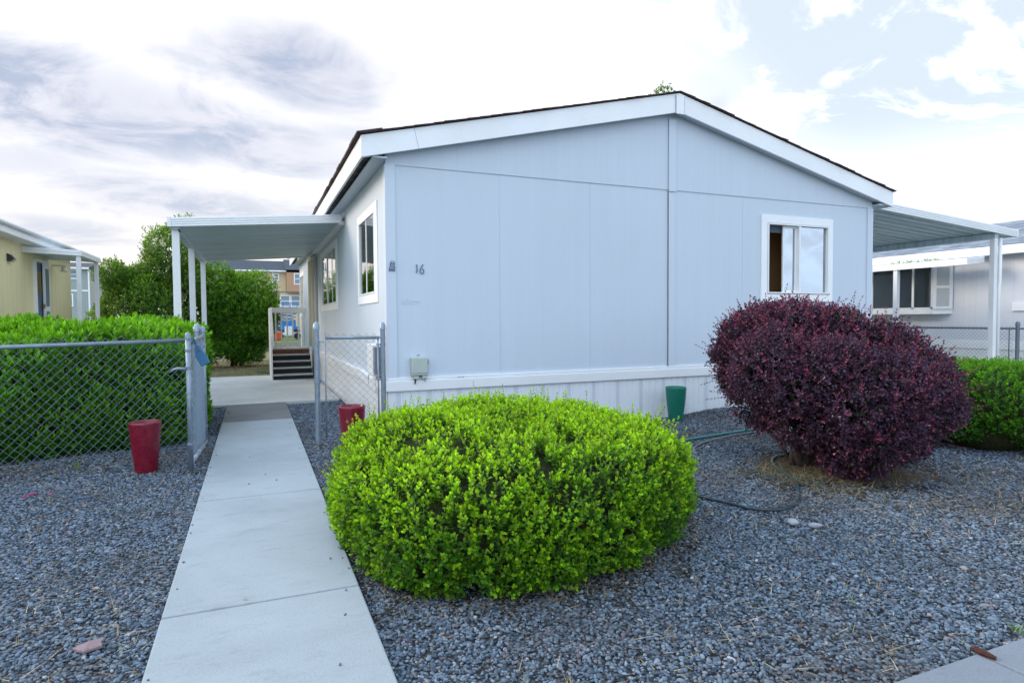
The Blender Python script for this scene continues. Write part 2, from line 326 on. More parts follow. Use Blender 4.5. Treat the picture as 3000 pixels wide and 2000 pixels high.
# ---------------------------------------------------------------- mesh helpers
def tag(o, label=None, cat=None, group=None, kind=None):
    if label: o['label'] = label
    if cat: o['category'] = cat
    if group: o['group'] = group
    if kind: o['kind'] = kind
    return o
def empty(name, loc, label, cat, group=None, kind=None):
    o = bpy.data.objects.new(name, None); COL.objects.link(o); o.location = loc; o.empty_display_size = 0.1
    return tag(o, label, cat, group, kind)
class MB:
    def __init__(s): s.v = []; s.f = []; s.uv = {}
    def poly(s, pts, uv=None):
        i = len(s.v); s.v += [tuple(p) for p in pts]; s.f.append(tuple(range(i, i+len(pts))))
        if uv: s.uv[len(s.f)-1] = uv
        return s
    def box(s, x0, x1, y0, y1, z0, z1):
        i = len(s.v)
        s.v += [(x0, y0, z0), (x1, y0, z0), (x1, y1, z0), (x0, y1, z0), (x0, y0, z1), (x1, y0, z1), (x1, y1, z1), (x0, y1, z1)]
        s.f += [tuple(i+k for k in q) for q in ((0, 3, 2, 1), (4, 5, 6, 7), (0, 1, 5, 4), (1, 2, 6, 5), (2, 3, 7, 6), (3, 0, 4, 7))]; return s
    def prism(s, pts, vec):     # planar outline extruded by vec
        n = len(pts); i = len(s.v); vec = Vector(vec)
        s.v += [tuple(p) for p in pts] + [tuple(Vector(p)+vec) for p in pts]
        s.f.append(tuple(i+k for k in range(n))[::-1]); s.f.append(tuple(i+n+k for k in range(n)))
        for k in range(n): s.f.append((i+k, i+(k+1) % n, i+n+(k+1) % n, i+n+k))
        return s
    def tube(s, pts, r, n=8, caps=True):
        P = [Vector(p) for p in pts]; rs = r if isinstance(r, (list, tuple)) else [r]*len(P); i0 = len(s.v); ref = None
        for k, p in enumerate(P):
            d = (P[min(k+1, len(P)-1)] - P[max(k-1, 0)]).normalized()
            if ref is None:
                ref = Vector((0, 0, 1)) if abs(d.z) < 0.9 else Vector((1, 0, 0))
            a = d.cross(ref)
            if a.length < 1e-6: a = d.cross(Vector((1, 0.3, 0)))
            a.normalize(); b = d.cross(a)
            for q in range(n):
                th = 2*math.pi*q/n; s.v.append(tuple(p + (a*math.cos(th)+b*math.sin(th))*rs[k]))
        for k in range(len(P)-1):
            for q in range(n):
                s.f.append((i0+k*n+q, i0+k*n+(q+1) % n, i0+(k+1)*n+(q+1) % n, i0+(k+1)*n+q))
        if caps:
            s.f.append(tuple(i0+q for q in range(n))[::-1]); s.f.append(tuple(i0+(len(P)-1)*n+q for q in range(n)))
        return s
    def lathe(s, prof, c=(0, 0, 0), n=32):
        i0 = len(s.v)
        for r, z in prof:
            for q in range(n):
                th = 2*math.pi*q/n; s.v.append((c[0]+r*math.cos(th), c[1]+r*math.sin(th), c[2]+z))
        for k in range(len(prof)-1):
            for q in range(n): s.f.append((i0+k*n+q, i0+k*n+(q+1) % n, i0+(k+1)*n+(q+1) % n, i0+(k+1)*n+q))
        return s
    def build(s, name, mt, parent=None, smooth=False, bevel=0.0, origin=None):
        me = bpy.data.meshes.new(name); off = Vector(origin) if origin is not None else Vector((0, 0, 0))
        if parent is not None and origin is None: off = parent.matrix_world_offset if hasattr(parent, 'matrix_world_offset') else world_loc(parent)
        me.from_pydata([tuple(Vector(v)-off) for v in s.v], [], s.f); me.update()
        if s.uv:
            ul = me.uv_layers.new(name='UVMap')
            for pi, uvs in s.uv.items():
                for li, w in zip(me.polygons[pi].loop_indices, uvs): ul.data[li].uv = w
        bm = bmesh.new(); bm.from_mesh(me); bmesh.ops.recalc_face_normals(bm, faces=bm.faces); bm.to_mesh(me); bm.free()
        me.materials.append(M[mt] if isinstance(mt, str) else mt)
        o = bpy.data.objects.new(name, me); COL.objects.link(o)
        if parent is not None:
            o.parent = parent; wl = world_loc(parent); o.location = off - wl if origin is not None else (0, 0, 0)
        else: o.location = off
        if smooth:
            for q in me.polygons: q.use_smooth = True
        if bevel > 0:
            b = o.modifiers.new('bevel', 'BEVEL'); b.width = bevel; b.segments = 2; b.limit_method = 'ANGLE'; b.angle_limit = R(40)
        return o
def world_loc(o):
    v = Vector(o.location)
    while o.parent is not None: o = o.parent; v = v + Vector(o.location)
    return v
def np_mesh(name, verts, quads, mt, tint=None, parent=None, off=(0, 0, 0), smooth=False):
    me = bpy.data.meshes.new(name); nv = len(verts); nq, w = quads.shape
    me.vertices.add(nv); me.vertices.foreach_set('co', (verts-np.array(off)).astype(np.float32).ravel())
    me.loops.add(nq*w); me.loops.foreach_set('vertex_index', quads.astype(np.int32).ravel())
    me.polygons.add(nq); me.polygons.foreach_set('loop_start', np.arange(0, nq*w, w, dtype=np.int32))
    if smooth: me.polygons.foreach_set('use_smooth', np.ones(nq, bool))
    me.update(calc_edges=True)
    if tint is not None:
        a = me.color_attributes.new('tint', 'FLOAT_COLOR', 'POINT')
        a.data.foreach_set('color', np.concatenate([tint, np.ones((nv, 1))], 1).astype(np.float32).ravel())
    me.materials.append(M[mt]); o = bpy.data.objects.new(name, me); COL.objects.link(o)
    if parent is not None: o.parent = parent
    return o

# ---------------------------------------------------------------- ground and paving
g = MB(); g.poly([(-400, -150, -0.06), (500, -150, -0.06), (500, 600, -0.06), (-400, 600, -0.06)])
tag(g.build('ground', 'dry_ground'), kind='structure')
def heights(x, y):
    return 0.012*np.sin(x*1.7+0.5)*np.cos(y*1.3) + 0.007*np.sin(x*4.1+y*3.3) - 0.012 + 0.10*np.exp(-((x-6.9)**2/0.9+(y-7.45)**2/0.12))
def sheet(name, x0, x1, y0, y1, mt, step=0.25, z=0.0):
    nx = int((x1-x0)/step)+1; ny = int((y1-y0)/step)+1
    X, Y = np.meshgrid(np.linspace(x0, x1, nx), np.linspace(y0, y1, ny)); Z = heights(X, Y)+z
    v = np.stack([X, Y, Z], -1).reshape(-1, 3); i = np.arange(nx*ny).reshape(ny, nx)
    q = np.stack([i[:-1, :-1], i[:-1, 1:], i[1:, 1:], i[1:, :-1]], -1).reshape(-1, 4)
    return tag(np_mesh(name, v, q, mt, smooth=True), kind='structure')
sheet('gravel_bed', -7, 12, 1.66, 26, 'gravel_base', 0.2)
def slab(name, x0, x1, y0, y1, z1, mt, bevel=0.008):
    return MB().box(x0, x1, y0, y1, -0.10, z1).build(name, mt, bevel=bevel)
path = empty('path', (0, 0, 0), None, None, kind='structure')
jy = [1.66, 3.445, 5.58, 7.70, 9.81]
for a, b in zip(jy[:-1], jy[1:]): slab('path_slab', -0.455, 0.512, a+0.006, b-0.006, 0.03, 'concrete').parent = path
slab('path_slab', -0.458, 0.515, 9.816, 11.90, 0.022, 'concrete_dark').parent = path
sb = empty('patio_slab', (0, 0, 0), None, None, kind='structure')
slab('slab_panel', -1.2, 1.47, 11.91, 14.3, 0.026, 'concrete_slab').parent = sb
slab('slab_panel', -1.2, 1.47, 14.312, 17.9, 0.026, 'concrete_slab').parent = sb
sw = empty('sidewalk', (0, 0, 0), None, None, kind='structure')
for k in range(-4, 9):
    x0 = -0.31 + k*1.6; slab('sidewalk_slab', x0+0.006, x0+1.6-0.006, -0.2, 1.65, 0.028, 'sidewalk').parent = sw
tag(MB().box(-60, 60, -7.5, -0.35, -0.055, -0.04).build('road', 'asphalt'), kind='structure')
tag(MB().box(-60, 60, -0.35, -0.205, -0.055, 0.02).build('kerb', 'sidewalk'), kind='structure')
tag(MB().poly([(-7, 18, 0.0), (1.4, 18, 0.0), (1.4, 30, 0.0), (-12, 30, 0.0), (-12, 18, 0)]).build('dry_yard', 'dry_ground'), kind='structure')
tag(MB().box(-60, 30, 34, 42, -0.05, -0.03).build('far_road', 'asphalt'), kind='structure')
tag(MB().box(-60, 30, 44, 80, -0.05, -0.02).build('far_lawn', 'far_grass'), kind='structure')
# far driveway under the neighbour's carport
tag(MB().box(10.2, 14.9, 6.2, 24, -0.02, 0.03).build('driveway', 'concrete_slab'), kind='structure')

# ---------------------------------------------------------------- gravel stones (instanced stones on a point cloud)
def unit_v(v): return v/np.linalg.norm(v)
def make_stone(k):
    bm = bmesh.new(); bmesh.ops.create_icosphere(bm, subdivisions=2, radius=1.0)
    r = np.random.default_rng(k); fr = r.normal(size=(5, 3)); ph = r.uniform(0, 6, 5)
    for v in bm.verts:
        p = np.array(v.co); d = 1 + sum(0.09*math.sin(1.6*float(fr[i] @ p)+ph[i]) for i in range(5))
        v.co = Vector(p*d)
    pl = [unit_v(r.normal(size=3)) for _ in range(9)]
    for v in bm.verts:
        p = np.array(v.co)
        for q_ in pl:
            e = float(p @ q_)-0.80
            if e > 0: p = p-q_*e
        v.co = Vector((p[0], p[1]*0.72, p[2]*0.55))
    me = bpy.data.meshes.new('stone'); bm.to_mesh(me); bm.free()
    for q in me.polygons: q.use_smooth = True
    me.materials.append(M['gravel_stone']); return me
stone_coll = bpy.data.collections.new('stone_shapes')
for k in range(7):
    o = bpy.data.objects.new('stone_shape', make_stone(k)); stone_coll.objects.link(o)
def in_bush(x, y): return np.zeros(x.shape, bool)
pts = []
yaw = R(CAM_YAW)
def scatter(density, dmin, dmax, size):
    n = int(density*19*11); x = rng.uniform(-7, 12, n); y = rng.uniform(1.66, 12.0, n)
    d = np.hypot(x, y); a = np.degrees(np.arctan2(x, y)) - CAM_YAW
    keep = (d > dmin) & (d <= dmax) & (np.abs(a) < 43)
    keep &= ~((x > -0.462) & (x < 0.519)) & ~((y > 7.58) & (x > 1.47)) & ~((y > 11.9) & (x > -1.2))
    nzz = np.sin(x*9+2)*np.cos(y*8)+np.sin(x*17-y*13); rb = np.hypot((x-1.7), (y-4.3)); rp = np.hypot((x-5.15)/1.15, (y-4.25)/0.85)
    keep &= ~((rb < 1.45+0.10*nzz) & (rng.random(n) < 0.75)) & ~((rp < 0.85+0.10*nzz) & (rng.random(n) < 0.8))
    x, y = x[keep], y[keep]; s = size*rng.lognormal(0, 0.27, len(x))
    z = heights(x, y)+rng.uniform(-0.003, 0.007, len(x))
    pts.append((np.stack([x, y, z], 1), s))
scatter(4300, 0, 4.8, 0.0098); scatter(3200, 4.8, 7.2, 0.0106); scatter(1700, 7.2, 14, 0.0122)
# stray pebbles lying on the path
n = 60; xs = rng.uniform(-0.44, 0.5, n); ys = rng.uniform(1.8, 11, n); edge = rng.random(n) < 0.75
xs = np.where(edge, np.where(rng.random(n) < .5, -0.44+np.abs(rng.normal(0, .02, n)), 0.50-np.abs(rng.normal(0, .02, n))), xs)
pts.append((np.stack([xs, ys, np.full(n, 0.034)], 1), 0.007*rng.lognormal(0, .3, n)))
P = np.concatenate([a for a, b in pts]); S = np.concatenate([b for a, b in pts])
me = bpy.data.meshes.new('gravel_stones'); me.vertices.add(len(P)); me.vertices.foreach_set('co', P.astype(np.float32).ravel())
rot = np.stack([rng.normal(0, 0.28, len(P)), rng.normal(0, 0.28, len(P)), rng.uniform(0, 6.28, len(P))], 1)
a = me.attributes.new('rot', 'FLOAT_VECTOR', 'POINT'); a.data.foreach_set('vector', rot.astype(np.float32).ravel())
a = me.attributes.new('sc', 'FLOAT', 'POINT'); a.data.foreach_set('value', S.astype(np.float32))
gs = bpy.data.objects.new('gravel_stones', me); COL.objects.link(gs)
tag(gs, 'loose blue-grey gravel stones spread over the front yard', 'gravel', kind='stuff')
ng = bpy.data.node_groups.new('scatter_stones', 'GeometryNodeTree')
ng.interface.new_socket('Geometry', in_out='INPUT', socket_type='NodeSocketGeometry'); ng.interface.new_socket('Geometry', in_out='OUTPUT', socket_type='NodeSocketGeometry')
gi = ng.nodes.new('NodeGroupInput'); go = ng.nodes.new('NodeGroupOutput'); ip = ng.nodes.new('GeometryNodeInstanceOnPoints')
ci = ng.nodes.new('GeometryNodeCollectionInfo'); ci.inputs['Collection'].default_value = stone_coll; ci.inputs['Separate Children'].default_value = True; ci.inputs['Reset Children'].default_value = True
na = ng.nodes.new('GeometryNodeInputNamedAttribute'); na.data_type = 'FLOAT_VECTOR'; na.inputs['Name'].default_value = 'rot'
nb = ng.nodes.new('GeometryNodeInputNamedAttribute'); nb.data_type = 'FLOAT'; nb.inputs['Name'].default_value = 'sc'
e2r = ng.nodes.new('FunctionNodeEulerToRotation')
L = ng.links.new
L(gi.outputs[0], ip.inputs['Points']); L(ci.outputs[0], ip.inputs['Instance']); ip.inputs['Pick Instance'].default_value = True
L(na.outputs[0], e2r.inputs[0]); L(e2r.outputs[0], ip.inputs['Rotation']); L(nb.outputs[0], ip.inputs['Scale']); L(ip.outputs[0], go.inputs[0])
gs.modifiers.new('scatter', 'NODES').node_group = ng

# ---------------------------------------------------------------- the blue-grey manufactured home
X0, X1, YG, YB = 1.525, 10.10, 7.62, 22.9
ZB, ZS = 0.745, 3.41
XM, EX, YF = 5.81, 0.315, 7.45
EL0, EL1 = X0-EX, X1+EX      # eave x
def zr(x): return 4.78 - abs(x-XM)*0.2391      # top of the fascia
home = empty('manufactured_home', (XM, YG, 0), 'long blue-grey manufactured home with white skirting and the number 16', 'house')
def wall_grid(mb, us, zs, holes, mk, thick):
    us = sorted(set(us)); zs = sorted(set(zs))
    for i in range(len(us)-1):
        for j in range(len(zs)-1):
            uc, zc = (us[i]+us[i+1])/2, (zs[j]+zs[j+1])/2
            if any(h[0] < uc < h[1] and h[2] < zc < h[3] for h in holes): continue
            mb.poly([mk(us[i], zs[j], 0), mk(us[i+1], zs[j], 0), mk(us[i+1], zs[j+1], 0), mk(us[i], zs[j+1], 0)])
    for h in holes:      # reveals
        a, b, c, d = h
        for p, q in (((a, c), (b, c)), ((b, c), (b, d)), ((b, d), (a, d)), ((a, d), (a, c))):
            mb.poly([mk(*p, 0), mk(*q, 0), mk(*q, thick), mk(*p, thick)])
# front wall, panel by panel with thin joints left as shallow grooves
GW = (7.666, 9.023, 1.884, 3.023)
w = MB(); wall_grid(w, [X0, 3.027, 4.40, 5.79, 7.168, X1, GW[0], GW[1]], [0.6, ZS, GW[2], GW[3]], [GW], lambda u, z, d: (u, YG+d, z), 0.10)
w.build('front_wall', 'siding_front', home)
for xj in (3.027, 4.40, 7.168, 8.62):
    if xj != 8.62: MB().box(xj-0.002, xj+0.002, YG-0.0025, YG+0.001, ZB, ZS).build('panel_joint', 'joint_line', home)
u = MB()
u.prism([(X0, YG-0.010, ZS), (X1, YG-0.010, ZS), (X1+0.0, YG-0.010, zr(X1)-0.02), (XM, YG-0.010, zr(XM)-0.02), (X0, YG-0.010, zr(X0)-0.02)], (0, 0.03, 0))
u.build('gable_panel', 'siding_upper', home)
cb = MB(); cb.box(X0-0.012, X0+0.115, YG-0.022, YG+0.10, ZB, ZS-0.002); cb.build('corner_board', 'siding_trim', home, bevel=0.003)
cb = MB(); cb.box(X1-0.125, X1+0.012, YG-0.022, YG+0.10, ZB, ZS-0.002); cb.build('corner_board', 'siding_trim', home, bevel=0.003)
MB().box(5.735, 5.85, YG-0.022, YG, ZB, 3.375).build('batten', 'siding_trim', home, bevel=0.002)
MB().box(5.728, 5.857, YG-0.036, YG-0.010, 3.378, 4.44).build('batten', 'siding_trim', home, bevel=0.002)
MB().box(5.7275, 5.7295, YG-0.020, YG, ZB, 4.45).build('joint_gap', 'hose_grey', home)
MB().box(X0+0.1, X1-0.1, YG-0.0115, YG-0.001, ZS-0.006, ZS-0.001).build('seam_flashing', 'siding_trim', home)
# left side wall
SW1 = (8.36, 9.66, 1.86, 2.97); SW2 = (12.55, 15.25, 1.84, 2.98); SW3 = (21.05, 22.6, 1.75, 3.0)
w = MB(); wall_grid(w, [YG, YB] + [v for h in (SW1, SW2, SW3) for v in h[:2]], [0.6, ZS+0.06, 1.86, 2.97, 1.84, 2.98, 1.75, 3.0], [SW1, SW2, SW3], lambda u, z, d: (X0+d, u, z), 0.10)
w.build('side_wall', 'siding_side', home)
w = MB(); w.poly([(X1, YG, 0.6), (X1, YB, 0.6), (X1, YB, ZS+0.1), (X1, YG, ZS+0.1)]); w.build('side_wall', 'siding_side', home)
w = MB(); w.poly([(X0, YB, 0.6), (X1, YB, 0.6), (X1, YB, zr(X1)), (XM, YB, zr(XM)), (X0, YB, zr(X0))]); w.build('rear_wall', 'siding_upper', home)
# roof
rf = MB(); YR0, YR1 = YF-0.03, YB+0.2
for s in (-1, 1):
    xe = XM + s*(XM-EL0+0.03); n = 1
    ze = 4.78-abs(xe-XM)*0.2391+0.012; zt = 4.792
    sl_len = math.hypot(abs(xe-XM), zt-ze)
    q = [(xe, YR0, ze), (XM, YR0, zt), (XM, YR1, zt), (xe, YR1, ze)]
    rf.poly([(a, b, c+0.012) for a, b, c in q], [(0, 0), (0, sl_len), (YR1-YR0, sl_len), (YR1-YR0, 0)])
    rf.poly(q); rf.poly([q[0], q[1], (q[1][0], q[1][1], q[1][2]+0.012), (q[0][0], q[0][1], q[0][2]+0.012)])
    rf.poly([q[0], q[3], (q[3][0], q[3][1], q[3][2]+0.012), (q[0][0], q[0][1], q[0][2]+0.012)])
    rf.poly([q[2], q[3], (q[3][0], q[3][1], q[3][2]+0.012), (q[2][0], q[2][1], q[2][2]+0.012)])
roof = rf.build('roof', 'shingle_brown', home)
tb = MB()      # ragged shingle courses along the rakes and eaves
for s in (-1, 1):
    x = 0.0
    while x < XM-EL0+0.02:
        L_ = random.uniform(0.12, 0.17); xa = XM+s*x; xb = XM+s*min(x+L_, XM-EL0+0.045); lift = random.uniform(0.012, 0.024); out = random.uniform(0.0, 0.022)
        za, zb = 4.78-x*0.2391+0.020, 4.78-abs(xb-XM)*0.2391+0.020
        tb.prism([(xa, YR0-out, za), (xb, YR0-out, zb+lift*0.2), (xb, YR0-out, zb+lift*0.4), (xa, YR0-out, za+0.002)], (0, 0.4, 0))
        x += L_
y = YR0
while y < YR1:
    L_ = random.uniform(0.28, 0.34); out = random.uniform(0.0, 0.02); xe = EL0-0.035-out
    tb.prism([(xe, y, zr(xe)+0.018), (xe, y+L_-0.006, zr(xe)+0.018), (xe, y+L_-0.006, zr(xe)+0.045), (xe, y, zr(xe)+0.045+random.uniform(0, .006))], (0.3, 0, 0.072)); y += L_
tb.build('shingle_edge', 'shingle_brown', roof)
# rake fascia, ridge strip, eave fascia
def rake(s, h0=0.255, h1=0.272):
    xe = XM+s*(XM-EL0)
    return [(xe, YF, zr(xe)), (XM, YF, zr(XM)), (XM, YF, zr(XM)-h1), (xe, YF, zr(xe)-h0)]
MB().prism(rake(-1), (0, 0.035, 0)).build('rake_fascia', 'white_trim', home, bevel=0.002)
MB().prism(rake(1), (0, 0.035, 0)).build('rake_fascia', 'white_trim', home, bevel=0.002)
MB().prism([(5.74, YF-0.016, 4.745), (5.81, YF-0.016, 4.768), (5.885, YF-0.016, 4.745), (5.885, YF-0.016, 4.475), (5.74, YF-0.016, 4.475)], (0, 0.016, 0)).build('ridge_strip', 'white_trim', home, bevel=0.002)
for xr in (5.737, 5.885): MB().box(xr, xr+0.003, YF-0.0165, YF-0.001, 4.48, 4.74).build('fascia_joint_and_shade', 'galvanised', home)  # dark strips paint in the shadow gaps beside the ridge strip
xj = 1.85
MB().prism([(xj, YF-0.0015, zr(xj)-0.003), (xj+0.004, YF-0.0015, zr(xj)-0.003), (xj+0.06, YF-0.0015, zr(xj)-0.25), (xj+0.056, YF-0.0015, zr(xj)-0.25)], (0, 0.002, 0)).build('fascia_joint_and_shade', 'galvanised', home)
for x, s in ((EL0, 1), (EL1, -1)):
    MB().box(min(x, x+s*0.03), max(x, x+s*0.03), YF+0.036, YB+0.15, zr(EL0)-0.255, zr(EL0)-0.003).build('eave_fascia', 'white_trim', home)
for y in (9.9, 15.2, 20.4): MB().box(EL0-0.0015, EL0, y, y+0.005, zr(EL0)-0.25, zr(EL0)-0.01).build('fascia_joint_and_shade', 'galvanised', home)
so = MB()
so.box(EL0+0.14, X0, YF+0.04, YB+0.1, ZS+0.035, ZS+0.055); so.build('soffit', 'siding_trim', home); so = MB(); so.box(X1, EL1-0.03, YF+0.04, YB+0.1, ZS+0.035, ZS+0.055)
so.build('soffit', 'siding_trim', home)
sv = MB(); sv.box(EL0+0.031, EL0+0.139, YF+0.04, YB+0.1, ZS+0.075, ZS+0.09); sv.build('soffit_vent', 'vent_strip', home)
rs = MB()
for s in (-1, 1):
    xe = XM+s*(XM-EL0-0.04)
    rs.poly([(xe, YF+0.034, zr(xe)-0.235), (XM, YF+0.034, zr(XM)-0.25), (XM, YG, zr(XM)-0.25), (xe, YG, zr(xe)-0.235)])
rs.build('rake_soffit', 'siding_trim', home)
# skirting
band = MB(); band.box(X0-0.035, X1+0.03, YG-0.045, YG+0.01, 0.607, ZB-0.0); band.build('skirting_band', 'white_metal', home, bevel=0.012)
MB().box(X0-0.018, X1+0.02, YG-0.030, YG+0.01, ZB+0.002, ZB+0.032).build('skirting_cap', 'white_metal', home, bevel=0.004)
sk = MB(); x = X0-0.01; ysk = YG-0.012
prof = []
while x < X1:
    prof += [(x, ysk), (x+0.085, ysk), (x+0.0925, ysk+0.008), (x+0.10, ysk)]; x += 0.10
for a, b in zip(prof[:-1], prof[1:]): sk.poly([(a[0], a[1], -0.05), (b[0], b[1], -0.05), (b[0], b[1], 0.608), (a[0], a[1], 0.608)])
sk.build('skirting_panel', 'skirting', home)
sk = MB(); sk.poly([(X0-0.012, YG, -0.05), (X0-0.012, YB, -0.05), (X0-0.012, YB, 0.61), (X0-0.012, YG, 0.61)])
sk.build('skirting_panel', 'white_metal', home)
MB().box(X0-0.04, X0+0.01, YG+0.012, 8.25, 0.60, ZB+0.005).build('skirting_band', 'white_metal', home, bevel=0.01)
MB().prism([(X0-0.05, 8.262, 0.70), (X0-0.05, 8.9, 0.72), (X0-0.05, 9.4, 0.742), (X0-0.05, 16.3, 0.742), (X0-0.05, 16.3, 0.60), (X0-0.05, 9.4, 0.60), (X0-0.05, 8.7, 0.575), (X0-0.05, 8.262, 0.54)], (0.055, 0, 0)).build('skirting_band', 'white_metal', home, bevel=0.008)
MB().prism([(X0-0.054, 8.75, 0.735), (X0-0.054, 8.72, 0.69), (X0-0.054, 8.80, 0.66), (X0-0.054, 8.70, 0.60), (X0-0.054, 8.69, 0.60), (X0-0.054, 8.785, 0.66), (X0-0.054, 8.70, 0.69), (X0-0.054, 8.73, 0.735)], (0.004, 0, 0)).build('band_crack', 'black', home)
# windows: front window
def frame_rect(mb, mk, u0, u1, z0, z1, w, d0, d1):
    def bx(a, b, c, d):
        p0 = mk(a, c, d0); p1 = mk(b, d, d1)
        mb.box(min(p0[0], p1[0]), max(p0[0], p1[0]), min(p0[1], p1[1]), max(p0[1], p1[1]), c, d)
    bx(u0, u1, z0, z0+w); bx(u0, u1, z1-w, z1); bx(u0, u0+w, z0+w, z1-w); bx(u1-w, u1, z0+w, z1-w)
fk = lambda u, z, d: (u, YG+d, z)
win = MB(); frame_rect(win, fk, 7.544, 9.13, 1.757, 3.146, 0.119, -0.028, -0.001); win = win.build('window', 'white_trim', home, bevel=0.003)
f = MB(); frame_rect(f, fk, GW[0]+0.003, GW[1]-0.003, GW[2]+0.003, GW[3]-0.003, 0.022, -0.04, 0.06); f.box(8.345, 8.39, YG-0.035, YG+0.05, GW[2]+0.026, GW[3]-0.026); f.build('window_frame', 'white_metal', win, bevel=0.003)
f = MB(); frame_rect(f, fk, 8.045, 8.343, GW[2]+0.028, GW[3]-0.028, 0.032, 0.022, 0.05); f.box(8.27, 8.31, YG+0.052, YG+0.06, GW[2]+0.06, GW[3]-0.06); f.build('sliding_sash', 'white_metal', win, bevel=0.003)
MB().box(8.078, 8.31, YG+0.034, YG+0.038, GW[2]+0.062, GW[3]-0.062).build('pane', 'window_glass', win)
MB().box(8.392, GW[1]-0.026, YG+0.010, YG+0.014, GW[2]+0.027, GW[3]-0.027).build('pane', 'window_glass', win)
MB().box(8.72, 8.745, YG+0.10, YG+0.11, GW[2], GW[3]).build('inner_mullion', 'white_metal', win)
bl = MB()
for k in range(7): bl.box(GW[0]+0.03, 8.40, YG+0.07, YG+0.095, 2.985-k*0.016, 2.992-k*0.016)
bl.build('raised_blind', 'blind', win)
ct = MB(); MB().box(8.40, 9.02, YG+0.14, YG+0.15, GW[2], GW[3]).build('curtain_panel', 'curtain_panel', win)  # whitish panel added behind the fixed pane to keep its bright reflection
rm = MB(); rm.poly([(7.2, 8.1, 0.8), (7.2, 9.6, 0.8), (7.2, 9.6, 3.3), (7.2, 8.1, 3.3)]); rm.poly([(7.2, 8.35, 0.8), (9.6, 8.35, 0.8), (9.6, 8.35, 3.3), (7.2, 8.35, 3.3)])
rm.poly([(7.2, 7.72, 0.8), (9.6, 7.72, 0.8), (9.6, 8.35, 0.8), (7.2, 8.35, 0.8)]); rm.poly([(7.2, 7.72, 3.3), (9.6, 7.72, 3.3), (9.6, 8.35, 3.3), (7.2, 8.35, 3.3)])
rm.poly([(9.6, 7.72, 0.8), (9.6, 8.35, 0.8), (9.6, 8.35, 3.3), (9.6, 7.72, 3.3)]); rm.poly([(7.2, 7.72, 0.8), (7.2, 8.35, 0.8), (7.2, 8.35, 3.3), (7.2, 7.72, 3.3)])
rm.build('room_interior', 'room_wall', home)
# windows on the left side
sk_ = lambda u, z, d: (X0+d, u, z)
def side_window(trim, hole, mulls, curtain_panel, tw=0.11):
    w = MB(); a, b, c, d = trim
    for (p, q, r_, s_) in ((a, b, c, hole[2]), (a, b, hole[3], d), (a, hole[0], hole[2], hole[3]), (hole[1], b, hole[2], hole[3])):
        w.box(X0-0.014, X0-0.001, p, q, r_, s_)
    w = w.build('window', 'white_trim', home, bevel=0.003)
    f = MB(); frame_rect(f, sk_, hole[0]+0.003, hole[1]-0.003, hole[2]+0.003, hole[3]-0.003, 0.028, -0.018, 0.06)
    for mu in mulls: f.box(X0-0.012, X0+0.05, mu-0.02, mu+0.02, hole[2]+0.03, hole[3]-0.03)
    f.build('window_frame', 'white_metal', w, bevel=0.002)
    us = [hole[0]+0.03]+[v for mu in mulls for v in (mu-0.021, mu+0.021)]+[hole[1]-0.03]
    for i in range(0, len(us), 2): MB().box(X0-(0.006 if i == 0 else -0.004), X0-(0.003 if i == 0 else -0.008), us[i], us[i+1], hole[2]+0.032, hole[3]-0.032).build('pane', 'side_glass', w)
    return w
ws = side_window((8.168, 9.80, 1.735, 3.073), SW1, [9.02], True)
cu = MB()
for k in range(14): cu.tube([(X0+0.13, 9.08+k*0.042, SW1[2]), (X0+0.13, 9.08+k*0.042, SW1[3])], 0.024, 6)
cu.build('curtain_panel', 'curtain_panel', ws, smooth=True)
side_window((12.34, 15.45, 1.715, 3.09), SW2, [13.2, 14.15], False)
side_window((20.93, 22.75, 1.62, 3.1), SW3, [21.8], False)
MB().box(X0+0.25, X0+0.26, YG+0.3, YB-0.3, 0.8, 3.3).build('dark_backing', 'near_black', home)  # near-black sheet behind the side windows, stands in for the dark interior
# storm door beside the steps
dr = MB(); dr.box(X0-0.14, X0-0.001, 16.55, 16.62, 0.80, 3.15); dr.box(X0-0.14, X0-0.001, 17.6, 17.67, 0.80, 3.15); dr.box(X0-0.14, X0-0.001, 16.62, 17.6, 3.08, 3.15)
door = dr.build('door', 'cream_trim', home, bevel=0.003)
MB().box(X0-0.06, X0-0.03, 16.625, 17.595, 0.80, 3.075).build('door_leaf', 'cream_trim', door)
MB().box(X0-0.1, X0-0.06, 16.72, 16.76, 1.75, 1.95).build('door_handle', 'galvanised', door)
MB().box(X0-0.075, X0-0.002, 16.40, 16.54, 0.80, 3.1).build('downspout', 'nosing', home, bevel=0.01)
lp = MB(); lp.lathe([(0.001, 0.0), (0.05, 0.0), (0.06, -0.03), (0.055, -0.09), (0.001, -0.11)], (X0-0.10, 16.3, 3.10), 12); lp.box(X0-0.1, X0-0.001, 16.27, 16.33, 3.10, 3.15)
lp.build('porch_light', 'lens', home, smooth=False)
